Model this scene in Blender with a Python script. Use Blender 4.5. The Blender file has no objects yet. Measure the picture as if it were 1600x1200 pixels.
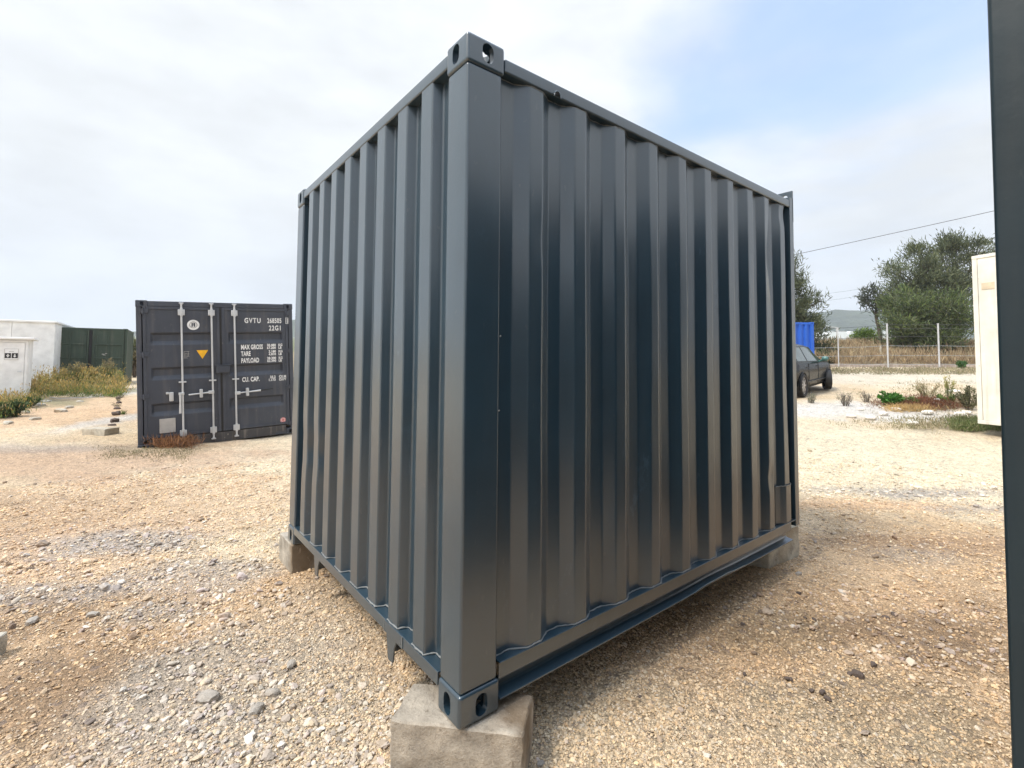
import bpy, bmesh, math, random
import numpy as np
from mathutils import Vector, Matrix, noise
random.seed(7); np.random.seed(7)
SC = bpy.context.scene
COL = SC.collection
R = math.radians

# ------------------------------------------------------------------ camera
CAM = np.array([1.56, -0.948, 1.527])
FPX, CX, CY = 762.0, 844.4, 526.5
def _basis(roll, pitch, yaw):
    f = np.array([math.sin(yaw)*math.cos(pitch), math.cos(yaw)*math.cos(pitch), math.sin(pitch)])
    ri = np.array([math.cos(yaw), -math.sin(yaw), 0.0]); u = np.cross(ri, f)
    return math.cos(roll)*ri+math.sin(roll)*u, -math.sin(roll)*ri+math.cos(roll)*u, f
RI, UP, FW = _basis(0.0048, 0.04836, -0.86877)
cd = bpy.data.cameras.new('camera'); cam = bpy.data.objects.new('camera', cd); COL.objects.link(cam)
cam.matrix_world = Matrix(((RI[0], UP[0], -FW[0], CAM[0]), (RI[1], UP[1], -FW[1], CAM[1]), (RI[2], UP[2], -FW[2], CAM[2]), (0, 0, 0, 1)))
cd.sensor_width = 36; cd.lens = FPX/1600*36
cd.shift_x = (800-CX)/1600; cd.shift_y = -(600-CY)/1600
cd.clip_start = 0.05; cd.clip_end = 12000
SC.camera = cam
FH = np.array([FW[0], FW[1], 0]); FH /= np.linalg.norm(FH)
RH = np.array([FH[1], -FH[0], 0])
def ray(px, py): return FW+RI*(px-CX)/FPX-UP*(py-CY)/FPX
def dep(px, py, D): return CAM+ray(px, py)*D

# ------------------------------------------------------------------ sky and sun
W = bpy.data.worlds.new('World'); SC.world = W; W.use_nodes = True
nt = W.node_tree; N = nt.nodes; Lk = nt.links
for n in list(N): N.remove(n)
SUN_EL, SUN_AZ = R(55), R(186)          # azimuth measured from +Y towards +X
out = N.new('ShaderNodeOutputWorld'); bg = N.new('ShaderNodeBackground'); bg.inputs['Strength'].default_value = 0.12
sky = N.new('ShaderNodeTexSky'); sky.sky_type = 'NISHITA'; sky.sun_disc = False
sky.sun_elevation = SUN_EL; sky.sun_rotation = SUN_AZ; sky.dust_density = 2.0; sky.air_density = 1.0
tc = N.new('ShaderNodeTexCoord')
def wmath(op, a, b=None, c=None):
    n = N.new('ShaderNodeMath'); n.operation = op
    for i, v in enumerate((a, b, c)):
        if v is None: continue
        if isinstance(v, (int, float)): n.inputs[i].default_value = v
        else: Lk.new(v, n.inputs[i])
    return n.outputs[0]
def wnoise(scale, detail, vec, rough=0.55, dist=0.0):
    n = N.new('ShaderNodeTexNoise'); n.inputs['Scale'].default_value = scale; n.inputs['Detail'].default_value = detail
    n.inputs['Roughness'].default_value = rough; n.inputs['Distortion'].default_value = dist
    Lk.new(vec, n.inputs['Vector']); return n.outputs['Fac']
mp = N.new('ShaderNodeMapping'); mp.inputs['Scale'].default_value = (1, 1, 2.6); mp.inputs['Location'].default_value = (.3, .7, .2)
Lk.new(tc.outputs['Generated'], mp.inputs['Vector'])
n1 = wnoise(2.1, 7, mp.outputs[0], 0.5, 0.3); n2 = wnoise(4.5, 5, mp.outputs[0], 0.5)
# openings in the cloud: where the blue shows (directions of the real gaps)
def gap(d, c0, c1):
    d = Vector(d).normalized()
    dp = N.new('ShaderNodeVectorMath'); dp.operation = 'DOT_PRODUCT'; dp.inputs[1].default_value = d
    Lk.new(tc.outputs['Generated'], dp.inputs[0])
    m = N.new('ShaderNodeMapRange'); m.interpolation_type = 'SMOOTHSTEP'
    m.inputs['From Min'].default_value = c0; m.inputs['From Max'].default_value = c1
    Lk.new(dp.outputs['Value'], m.inputs['Value']); return m.outputs[0]
g = wmath('MAXIMUM', gap(ray(1420, 20), 0.86, 1.0), wmath('MULTIPLY', gap(ray(1190, 215), 0.955, 1.0), .8))
g = wmath('MAXIMUM', g, gap((0.2, 0.9, 1.4), 0.90, 0.995))
g = wmath('MAXIMUM', g, wmath('MULTIPLY', gap((0.9, -0.6, 1.0), 0.80, 0.98), 0.6))
lowf = N.new('ShaderNodeMapRange'); lowf.interpolation_type = 'SMOOTHSTEP'; lowf.inputs['From Min'].default_value = .16; lowf.inputs['From Max'].default_value = .50
sepg = N.new('ShaderNodeSeparateXYZ'); Lk.new(tc.outputs['Generated'], sepg.inputs[0]); Lk.new(sepg.outputs['Z'], lowf.inputs['Value'])
g = wmath('MULTIPLY', g, lowf.outputs[0])
msk = wmath('ADD', wmath('MULTIPLY', g, 0.88), wmath('MULTIPLY', wmath('SUBTRACT', n1, 0.50), 1.9))
mr = N.new('ShaderNodeMapRange'); mr.interpolation_type = 'SMOOTHSTEP'
mr.inputs['From Min'].default_value = 0.20; mr.inputs['From Max'].default_value = 1.08; mr.inputs['To Max'].default_value = 0.86
Lk.new(msk, mr.inputs['Value'])
sepz = N.new('ShaderNodeSeparateXYZ'); Lk.new(tc.outputs['Generated'], sepz.inputs[0])
cr = N.new('ShaderNodeValToRGB'); Lk.new(sepz.outputs['Z'], cr.inputs[0])
els = cr.color_ramp.elements
els[0].position = 0.0; els[0].color = (4.7, 5.1, 5.7, 1)
els[1].position = 1.0; els[1].color = (13, 15, 18, 1)
e = els.new(0.78); e.color = (9, 10, 11.4, 1)
e = els.new(0.10); e.color = (4.9, 5.25, 5.8, 1)
e = els.new(0.30); e.color = (5.4, 5.65, 5.9, 1)
e = els.new(0.60); e.color = (5.9, 6.15, 6.4, 1)
shade = N.new('ShaderNodeMapRange'); shade.inputs['From Min'].default_value = 0.35; shade.inputs['From Max'].default_value = 0.62
shade.inputs['To Min'].default_value = 0.90; shade.inputs['To Max'].default_value = 1.05
Lk.new(n2, shade.inputs['Value'])
cl = N.new('ShaderNodeVectorMath'); cl.operation = 'SCALE'; Lk.new(cr.outputs[0], cl.inputs[0]); Lk.new(shade.outputs[0], cl.inputs['Scale'])
blue = N.new('ShaderNodeVectorMath'); blue.operation = 'MULTIPLY_ADD'
Lk.new(sky.outputs[0], blue.inputs[0]); blue.inputs[1].default_value = (.9, .85, 1.05); blue.inputs[2].default_value = (1.5, 2.4, 3.3)
mx = N.new('ShaderNodeMix'); mx.data_type = 'RGBA'
Lk.new(mr.outputs[0], mx.inputs['Factor']); Lk.new(cl.outputs[0], mx.inputs[6]); Lk.new(blue.outputs[0], mx.inputs[7])
Lk.new(mx.outputs[2], bg.inputs['Color']); Lk.new(bg.outputs[0], out.inputs['Surface'])

sd = bpy.data.lights.new('sun', 'SUN'); sd.energy = 3.2; sd.angle = R(14); sd.color = (1.0, 0.93, 0.83)
sun = bpy.data.objects.new('sun', sd); COL.objects.link(sun)
sv = Vector((math.sin(SUN_AZ)*math.cos(SUN_EL), math.cos(SUN_AZ)*math.cos(SUN_EL), math.sin(SUN_EL)))
sun.rotation_euler = sv.to_track_quat('Z', 'Y').to_euler()

SC.view_settings.view_transform = 'Standard'; SC.view_settings.look = 'None'
SC.view_settings.exposure = 0.45; SC.view_settings.gamma = 1.0; SC.view_settings.use_curve_mapping = False
SC.render.engine = 'CYCLES'; SC.cycles.use_denoising = True
SC.cycles.max_bounces = 7; SC.cycles.diffuse_bounces = 3; SC.cycles.glossy_bounces = 3; SC.cycles.volume_bounces = 1
SC.cycles.transparent_max_bounces = 8; SC.cycles.volume_step_rate = 4

# ------------------------------------------------------------------ materials
MATS = {}
class G:
    """small node-graph helper"""
    def __init__(s, name):
        s.m = bpy.data.materials.new(name); s.m.use_nodes = True; s.t = s.m.node_tree
        s.b = s.t.nodes['Principled BSDF']; MATS[name] = s.m
        s.co = s.t.nodes.new('ShaderNodeTexCoord')
    def L(s, a, b): s.t.links.new(a, b)
    def noise(s, scale, detail=4, stretch=(1, 1, 1), rough=.55, coord='Object'):
        mpn = s.t.nodes.new('ShaderNodeMapping'); mpn.inputs['Scale'].default_value = stretch
        s.L(s.co.outputs[coord], mpn.inputs[0])
        n = s.t.nodes.new('ShaderNodeTexNoise'); n.inputs['Scale'].default_value = scale
        n.inputs['Detail'].default_value = detail; n.inputs['Roughness'].default_value = rough
        s.L(mpn.outputs[0], n.inputs['Vector']); return n.outputs['Fac']
    def ramp(s, v, a, b, ca, cb):
        n = s.t.nodes.new('ShaderNodeMapRange'); n.inputs['From Min'].default_value = a; n.inputs['From Max'].default_value = b
        n.inputs['To Min'].default_value = ca; n.inputs['To Max'].default_value = cb; s.L(v, n.inputs['Value']); return n.outputs[0]
    def mix(s, f, a, b, mode='MIX'):
        n = s.t.nodes.new('ShaderNodeMix'); n.data_type = 'RGBA'; n.blend_type = mode
        for k, v in ((0, f), (6, a), (7, b)):
            if isinstance(v, (int, float)): n.inputs[k].default_value = v
            elif isinstance(v, tuple): n.inputs[k].default_value = (*v, 1)
            else: s.L(v, n.inputs[k])
        return n.outputs[2]
    def bump(s, v, dist, strength=1.0):
        n = s.t.nodes.new('ShaderNodeBump'); n.inputs['Distance'].default_value = dist; n.inputs['Strength'].default_value = strength
        s.L(v, n.inputs['Height'])
        if s.b.inputs['Normal'].is_linked: s.L(s.b.inputs['Normal'].links[0].from_socket, n.inputs['Normal'])
        s.L(n.outputs[0], s.b.inputs['Normal'])
    def set(s, **k):
        for a, v in k.items():
            i = s.b.inputs[a.replace('_', ' ')]
            if isinstance(v, (int, float)): i.default_value = v
            elif isinstance(v, tuple): i.default_value = (*v, 1)
            else: s.L(v, i)
def paint(name, col, rough=.4, dust=(.30, .26, .21), dustamt=.12, ior=1.5, coat=0.0, wob=.0015, metal=0.0, rv=1.0, cior=1.5, crough=None, scuff=0):
    g = G(name)
    a = g.noise(3, 6); b = g.noise(2.2, 6, (5, 5, .35)); c = g.noise(60, 3)
    base = g.mix(g.ramp(a, .3, .7, 0, 1), tuple(x*.86 for x in col), tuple(min(1, x*1.14) for x in col))
    base = g.mix(g.ramp(b, .52, .8, 0, dustamt), base, dust)
    sp = g.noise(38, 2, (1, 1, .5)); base = g.mix(g.ramp(sp, .70, .74, 0, dustamt*1.6), base, dust)
    g.set(Base_Color=base, Roughness=g.ramp(b, .3, .75, rough*(1-.12*rv), min(1, rough*(1+.25*rv))), IOR=ior, Metallic=metal, Coat_Weight=coat, Coat_Roughness=rough*.7 if crough is None else crough, Coat_IOR=cior)
    if scuff:
        sc1 = g.noise(7, 8, (1, 1, .45), .8); sc2 = g.noise(1.3, 3); f = mulg(g, g.ramp(sc1, .60, .66, 0, 1), g.ramp(sc2, .45, .65, 0, scuff))
        g.set(Base_Color=g.mix(f, base, tuple(x*2.6+.03 for x in col)), Coat_Weight=g.ramp(f, 0, 1, coat, coat*.3)); g.bump(sc1, .0008, .5)
    g.bump(a, wob*6, .5); g.bump(c, .0006, .35)
    return g.m
def mulg(g, a, b):
    n = g.t.nodes.new('ShaderNodeMath'); n.operation = 'MULTIPLY'; g.L(a, n.inputs[0]); g.L(b, n.inputs[1]); return n.outputs[0]
NAVY = paint('slate_blue_paint', (.013, .036, .056), .40, dustamt=.03, ior=1.5, coat=.85, rv=.3, cior=1.76, crough=.26, wob=.0010, scuff=.45)
NAVY2 = paint('neighbour_paint', (.009, .020, .027), .38, dustamt=.03, ior=1.4)
GREY = paint('graphite_paint', (.046, .053, .070), .48, dustamt=.16)
GREYD = paint('graphite_dusty_paint', (.05, .047, .048), .6, dustamt=.7)
GREEN = paint('dark_green_paint', (.034, .056, .038), .55, dustamt=.2)
BLUE = paint('bright_blue_paint', (.012, .10, .50), .5, dustamt=.05)
WHITEP = paint('white_panel_paint', (.86, .86, .85), .5, (.6, .55, .47), .05, rv=.3)
CREAM = paint('cream_panel_paint', (.72, .70, .62), .5, (.36, .31, .22), .45)
ZINC = paint('galvanised_steel', (.55, .56, .57), .42, (.4, .37, .33), .2, metal=.35)
def plain(name, col, rough=.6, metal=0, ior=1.5, emit=None):
    g = G(name); a = g.noise(9, 4)
    g.set(Base_Color=g.mix(g.ramp(a, .3, .7, 0, 1), tuple(x*.85 for x in col), tuple(min(1, x*1.12) for x in col)), Roughness=rough, Metallic=metal, IOR=ior)
    return g.m
WELD = plain('weld_bead', (.20, .21, .21), .6)
MARK = plain('white_marking', (.78, .78, .77), .6)
YELLOW = plain('yellow_sticker', (.85, .45, .01), .5)
REDM = plain('red_marking', (.55, .06, .05), .5)
LABELG = plain('grey_label', (.42, .40, .37), .6)
BLACK = plain('black_rubber', (.012, .012, .013), .6)
INNER = plain('dark_interior', (.02, .02, .02), .8)
WOODF = plain('floor_timber', (.06, .045, .03), .8)
CARP = plain('black_car_paint', (.006, .007, .008), .25, ior=1.28)
CARG = plain('car_window_glass', (.05, .08, .08), .05, ior=2.0)
RIM = plain('alloy_rim', (.50, .47, .45), .4, .2)
LAMPR = plain('lamp_lens', (.35, .03, .02), .2)
LAMPW = plain('clear_lens', (.5, .52, .53), .12)
MIRR = plain('mirror_shell', (.07, .17, .16), .2)
WIREM = plain('cable_black', (.05, .05, .055), .6)
WIREG = plain('cable_pale', (.30, .34, .38), .6)
HDPE = plain('greenhouse_film', (.75, .78, .80), .4)
def concrete(name, col, stain=(.16, .11, .06)):
    g = G(name); a = g.noise(9, 8, rough=.65); b = g.noise(3.2, 5, (1, 1, .5)); c = g.noise(90, 4)
    base = g.mix(g.ramp(a, .35, .65, 0, 1), tuple(x*.66 for x in col), tuple(x*1.25 for x in col))
    base = g.mix(g.ramp(b, .48, .62, 0, .8), base, stain)
    base = g.mix(g.ramp(g.noise(26, 6, (1, 1, .6), .7), .60, .70, 0, .6), base, tuple(x*.5 for x in stain))
    base = g.mix(g.ramp(c, .62, .7, 0, .5), base, tuple(x*.45 for x in col))
    d = g.noise(240, 3, rough=.7); base = g.mix(g.ramp(d, .60, .66, 0, .45), base, tuple(x*.3 for x in col)); v = g.noise(34, 6, (1, 1, .28), .75); base = g.mix(g.ramp(v, .62, .66, 0, .35), base, tuple(min(.8, x*1.9) for x in col))
    g.set(Base_Color=base, Roughness=.9); g.bump(a, .012, .8); g.bump(c, .004, .9); g.bump(d, .0015, .8); return g.m
CONC = concrete('old_concrete', (.38, .34, .28))
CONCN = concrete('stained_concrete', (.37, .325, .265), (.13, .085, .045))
CONCL = concrete('pale_concrete', (.50, .46, .38), (.33, .27, .19))
STONE = concrete('loose_stone', (.42, .38, .33), (.25, .2, .15))
STONED = concrete('dark_stone', (.13, .10, .085), (.08, .06, .05))
KERB = concrete('kerb_concrete', (.42, .36, .32), (.34, .28, .23))

def attr_mat(name, attr, kind='GEOMETRY', rough=.9, var=.25, nscale=14, bumps=(), trans=0):
    g = G(name); a = g.t.nodes.new('ShaderNodeAttribute'); a.attribute_name = attr; a.attribute_type = kind
    n = g.noise(nscale, 5)
    f = g.ramp(n, .3, .7, 1-var, 1+var)
    s = g.t.nodes.new('ShaderNodeVectorMath'); s.operation = 'SCALE'; g.L(a.outputs['Color'], s.inputs[0]); g.L(f, s.inputs['Scale'])
    g.set(Base_Color=s.outputs[0], Roughness=rough)
    for sc_, d in bumps: g.bump(g.noise(sc_, 5), d, .9)
    if trans:
        g.set(Transmission_Weight=0.0)
        tr = g.t.nodes.new('ShaderNodeBsdfTranslucent'); g.L(s.outputs[0], tr.inputs['Color'])
        ms = g.t.nodes.new('ShaderNodeMixShader'); ms.inputs[0].default_value = trans
        g.L(g.b.outputs[0], ms.inputs[1]); g.L(tr.outputs[0], ms.inputs[2]); g.L(ms.outputs[0], g.t.nodes['Material Output'].inputs['Surface'])
    return g.m
LEAF = attr_mat('foliage', 'tint', rough=.75, var=.25, nscale=1.2, trans=.3)
PEBM = attr_mat('pebble', 'pcol', 'INSTANCER', rough=.85, var=.12, nscale=3)
BARK = concrete('bark', (.12, .095, .075), (.06, .05, .04))
# ground: soil colour from the mesh attribute, grain from noise and cells
g = G('gravel_ground')
at = g.t.nodes.new('ShaderNodeAttribute'); at.attribute_name = 'tint'
rk = g.t.nodes.new('ShaderNodeAttribute'); rk.attribute_name = 'rocky'
def voro(gg, scale, feature='F1', out='Distance'):
    v = gg.t.nodes.new('ShaderNodeTexVoronoi'); v.inputs['Scale'].default_value = scale; v.feature = feature
    gg.L(gg.co.outputs['Object'], v.inputs['Vector']); return v
v1 = voro(g, 85); v2 = voro(g, 30); v3 = voro(g, 11)
def pebv(v, lo, hi):   # brightness of each cell
    sep = g.t.nodes.new('ShaderNodeSeparateXYZ'); g.L(v.outputs['Color'], sep.inputs[0]); return g.ramp(sep.outputs[0], 0, 1, lo, hi)
def mul(a, b):
    n = g.t.nodes.new('ShaderNodeMath'); n.operation = 'MULTIPLY'; g.L(a, n.inputs[0]); g.L(b, n.inputs[1]); return n.outputs[0]
fac = mul(mul(pebv(v1, .78, 1.18), pebv(v2, .86, 1.12)), mul(g.ramp(v1.outputs['Distance'], .25, .6, 1.05, .75), g.ramp(g.noise(.9, 6, rough=.7), .3, .7, .90, 1.10)))
fac = mul(fac, g.ramp(g.noise(6, 8, rough=.75), .35, .68, .84, 1.14))
sc_ = g.t.nodes.new('ShaderNodeVectorMath'); sc_.operation = 'SCALE'; g.L(at.outputs['Color'], sc_.inputs[0]); g.L(fac, sc_.inputs['Scale'])
sp = pebv(v2, 0, 1)
colr = g.mix(g.ramp(sp, .93, .95, 0, .55), sc_.outputs[0], (.16, .13, .12))
sp3 = pebv(v3, 0, 1)
colr = g.mix(mul(g.ramp(sp3, .95, .96, 0, .5), g.ramp(v3.outputs['Distance'], .22, .3, 1, 0)), colr, (.20, .17, .15))
g.set(Base_Color=colr, Roughness=.95)
inv = g.ramp(v1.outputs['Distance'], 0, .6, 1, 0); g.bump(inv, .006, .8)
inv2 = g.ramp(v2.outputs['Distance'], 0, .6, 1, 0); g.bump(inv2, .012, .6)
g.bump(g.noise(5, 9, rough=.7), .06, .7)
g.bump(g.noise(1.1, 8, (1, 1, 1), .7), .28, .7)
GROUND = g.m

# ------------------------------------------------------------------ object helpers
def tag(o, label=None, cat=None, group=None, kind=None):
    if label: o['label'] = label
    if cat: o['category'] = cat
    if group: o['group'] = group
    if kind: o['kind'] = kind
    return o
def empty(name, loc=(0, 0, 0), rot=(0, 0, 0)):
    o = bpy.data.objects.new(name, None); COL.objects.link(o); o.location = loc; o.rotation_euler = rot
    o.empty_display_size = .2; return o
def link(name, me, mat, parent=None, loc=None, rot=None):
    o = bpy.data.objects.new(name, me); COL.objects.link(o)
    if mat and not me.materials: me.materials.append(mat)
    if parent: o.parent = parent
    if loc is not None: o.location = loc
    if rot is not None: o.rotation_euler = rot
    return o
def area_normals(me, lim=52):
    """split normals weighted by face area, so that broad flats stay flat next to their rounded edges"""
    c = math.cos(R(lim)); P = me.polygons; N_ = [p.normal.copy() for p in P]; A = [p.area for p in P]; at_v = [[] for _ in me.vertices]
    for p in P:
        for v in p.vertices: at_v[v].append(p.index)
    out_ = [None]*len(me.loops)
    for p in P:
        n = N_[p.index]
        for li, v in zip(p.loop_indices, p.vertices):
            a = Vector()
            for q in at_v[v]:
                if N_[q].dot(n) > c: a += N_[q]*A[q]
            out_[li] = a.normalized() if a.length > 1e-12 else n
    me.normals_split_custom_set(out_)
class MB:
    def __init__(s): s.v = []; s.f = []
    def add(s, vs, fs):
        b = len(s.v); s.v += [tuple(v) for v in vs]; s.f += [tuple(b+i for i in f) for f in fs]; return s
    def box(s, x0, x1, y0, y1, z0, z1):
        vs = [(x, y, z) for z in (z0, z1) for y in (y0, y1) for x in (x0, x1)]
        return s.add(vs, [(0, 2, 3, 1), (4, 5, 7, 6), (0, 1, 5, 4), (2, 6, 7, 3), (0, 4, 6, 2), (1, 3, 7, 5)])
    def prism(s, poly, axis, a, b):
        """poly: 2D points; axis: 0,1,2 = extrusion axis"""
        n = len(poly)
        def P(p, t):
            q = [0, 0, 0]; o = [i for i in range(3) if i != axis]; q[o[0]] = p[0]; q[o[1]] = p[1]; q[axis] = t; return q
        vs = [P(p, a) for p in poly]+[P(p, b) for p in poly]
        fs = [tuple(range(n))[::-1], tuple(range(n, 2*n))]+[(i, (i+1) % n, n+(i+1) % n, n+i) for i in range(n)]
        return s.add(vs, fs)
    def tube(s, pts, r, n=8, caps=True):
        pts = [Vector(p) for p in pts]; rs = r if isinstance(r, (list, tuple)) else [r]*len(pts)
        vs = []; fs = []
        for i, p in enumerate(pts):
            d = (pts[min(i+1, len(pts)-1)]-pts[max(i-1, 0)]).normalized()
            a = d.cross(Vector((0, 0, 1)) if abs(d.z) < .9 else Vector((1, 0, 0))).normalized(); b = d.cross(a)
            for k in range(n):
                t = 2*math.pi*k/n; vs.append(p+(a*math.cos(t)+b*math.sin(t))*rs[i])
        for i in range(len(pts)-1):
            for k in range(n):
                fs.append((i*n+k, i*n+(k+1) % n, (i+1)*n+(k+1) % n, (i+1)*n+k))
        if caps: fs.append(tuple(range(n))[::-1]); fs.append(tuple((len(pts)-1)*n+k for k in range(n)))
        return s.add(vs, fs)
    def mesh(s, name, smooth=False, bevel=0, seg=2, angle=40):
        me = bpy.data.meshes.new(name); me.from_pydata(s.v, [], s.f)
        bm = bmesh.new(); bm.from_mesh(me); bmesh.ops.recalc_face_normals(bm, faces=bm.faces)
        if bevel:
            ed = [e for e in bm.edges if len(e.link_faces) == 2 and e.calc_face_angle(0) > .5]
            bmesh.ops.bevel(bm, geom=ed, offset=bevel, segments=seg, profile=.5, affect='EDGES', clamp_overlap=True)
        bm.to_mesh(me); bm.free()
        if smooth or bevel:
            me.polygons.foreach_set('use_smooth', [True]*len(me.polygons)); me.set_sharp_from_angle(angle=R(angle))
        if bevel and len(me.polygons) < 4000: area_normals(me)
        return me
    def build(s, name, mat, parent=None, loc=None, rot=None, **k):
        return link(name, s.mesh(name, **k), mat, parent, loc, rot)
def box(name, mat, parent, x0, x1, y0, y1, z0, z1, bevel=.004, **k):
    return MB().box(x0, x1, y0, y1, z0, z1).build(name, mat, parent, bevel=bevel, **k)
def tri_count(): return sum(len(o.data.polygons) for o in COL.objects if o.type == 'MESH')

# ------------------------------------------------------------------ terrain
def sstep(a, b, x):
    t = np.clip((x-a)/(b-a), 0, 1); return t*t*(3-2*t)
def gz(x, y):
    x = np.asarray(x, float); y = np.asarray(y, float)
    D = (x-CAM[0])*FH[0]+(y-CAM[1])*FH[1]; Lt = (x-CAM[0])*RH[0]+(y-CAM[1])*RH[1]
    s = np.clip(6.25-.32*Lt, 4.0, 8.5)
    t = np.minimum(D, 26.0)-s
    z = (.030+.027*sstep(-7, 0, Lt))*np.where(t > 4, t, np.where(t > 0, t*t/8+0*t+t*.5*sstep(0, 4, t), 0))
    bankon = sstep(-16, -8, Lt)*.75+.25
    z = z+sstep(28.5, 38, D)*1.5*bankon+np.maximum(D-38, 0)*.048*np.minimum(1, 1)
    z = np.where(D > 950, z-(D-950)*.048, z)
    return z
def _ss(a, b, x):
    t = min(1.0, max(0.0, (x-a)/(b-a))); return t*t*(3-2*t)
_cf = [float(v) for v in (CAM[0], CAM[1], FH[0], FH[1], RH[0], RH[1])]
def gzf(x, y):
    x = float(x); y = float(y); D = (x-_cf[0])*_cf[2]+(y-_cf[1])*_cf[3]; Lt = (x-_cf[0])*_cf[4]+(y-_cf[1])*_cf[5]
    s = min(8.5, max(4.0, 6.25-.32*Lt)); t = min(D, 26.0)-s
    z = (.030+.027*_ss(-7, 0, Lt))*(t if t > 4 else (t*t/8+t*.5*_ss(0, 4, t) if t > 0 else 0))
    z += _ss(28.5, 38, D)*1.5*(_ss(-16, -8, Lt)*.75+.25)+max(D-38, 0)*.048
    return z-(D-950)*.048 if D > 950 else z
def gp(px, py):
    """the point of the terrain that the ray of a photo pixel meets"""
    d = ray(px, py); t = .9
    for k in range(4000):
        p = CAM+d*t
        if p[2] < gzf(p[0], p[1]): break
        t *= 1.01
    lo, hi = t/1.01, t
    for k in range(20):
        m = (lo+hi)/2; p = CAM+d*m
        if p[2] < gzf(p[0], p[1]): hi = m
        else: lo = m
    return CAM+d*hi

TAN = (.68, .495, .315); CREAMC = (.80, .69, .50); DIRT = (.33, .215, .125); RUST = (.46, .30, .175)
WHT = (.74, .70, .64); GRY = (.42, .375, .335); ORG = (.70, .475, .29); DRY = (.30, .22, .12)
BL = [  # (pixel x, pixel y, radius across, radius in depth, colour, strength)
    (1400, 720, 4.5, 2.6, CREAMC, .9), (330, 740, 3.2, 2.0, CREAMC, .8), (420, 830, 1.6, .9, CREAMC, .6),
    (60, 640, 5.0, 4.0, ORG, .8), (120, 790, 2.6, 1.5, (.68, .475, .30), .7), (60, 860, 1.3, .8, (.62, .43, .28), .6), (110, 720, 3.0, 1.6, (.60, .41, .27), .85), (20, 800, 1.6, .8, RUST, .5),
    (60, 1090, .75, .45, DIRT, .85), (20, 960, .9, .35, DIRT, .75), (170, 1010, .5, .3, DIRT, .6), (250, 1190, .35, .25, DIRT, .4),
    (190, 850, .8, .35, GRY, .8), (60, 930, .5, .2, GRY, .6), (20, 700, 2.5, .4, GRY, .55), (330, 1060, .55, .5, (.50, .43, .35), .8), (420, 1170, .6, .3, (.50, .43, .35), .7),
    (290, 900, .7, .3, (.42, .37, .33), .6), (230, 960, .4, .16, (.40, .34, .28), .7),
    (1330, 790, 1.3, .25, ORG, .85), (1500, 850, 1.4, .35, RUST, .85), (1540, 960, .5, .4, (.50, .33, .19), .6), (1300, 900, .8, .6, (.70, .49, .30), .6), (1100, 1050, .6, .35, (.70, .50, .32), .5),
    (1390, 985, .6, .16, DIRT, .7), (1510, 1030, .4, .13, DIRT, .7), (1180, 985, .4, .3, (.42, .31, .19), .6), (1350, 1100, .5, .3, (.42, .33, .22), .7),
    (1450, 770, 1.2, .18, GRY, .8), (1540, 795, .8, .12, GRY, .7), (1310, 765, .8, .12, (.5, .45, .38), .6), (1430, 870, .4, .18, (.42, .35, .28), .6),
    (1340, 640, 2.4, 1.3, WHT, .95), (1440, 655, 1.6, .45, WHT, .9), (1400, 590, 9, 3.0, (.72, .65, .52), .9),
    (1480, 632, 1.1, .5, DRY, .9), (1520, 670, 1.2, .4, (.33, .27, .17), .9), (1430, 632, .9, .3, (.22, .10, .05), .85),
    (212, 650, .45, 2.2, WHT, .95), (215, 610, 1.0, 2.5, WHT, .9), (120, 610, 3.2, 1.0, (.26, .24, .13), .8), (20, 630, 2.0, 1.4, (.25, .24, .13), .8),
    (260, 700, 1.0, .5, (.42, .34, .22), .6), (900, 1150, 1.2, .5, (.53, .44, .31), .7), (560, 960, .8, .8, (.52, .43, .32), .6)]
BLW = [(gp(a, b), c, d, e_, f_) for a, b, c, d, e_, f_ in BL]
def vnoise(x, y, s, seed=0, oct=4):
    """cheap value noise, vectorised"""
    tot = 0; amp = 1; nrm = 0
    for o in range(oct):
        X = x*s+seed*17.3+o*31.7; Y = y*s-seed*9.1+o*11.9
        xi = np.floor(X); yi = np.floor(Y); fx = X-xi; fy = Y-yi; fx = fx*fx*(3-2*fx); fy = fy*fy*(3-2*fy)
        h = lambda a, b: np.modf(np.abs(np.sin(a*127.1+b*311.7+o*74.7)*43758.5453))[0]
        v = (h(xi, yi)*(1-fx)+h(xi+1, yi)*fx)*(1-fy)+(h(xi, yi+1)*(1-fx)+h(xi+1, yi+1)*fx)*fy
        tot = tot+v*amp; nrm += amp; amp *= .5; s *= 2.03
    return tot/nrm
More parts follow.
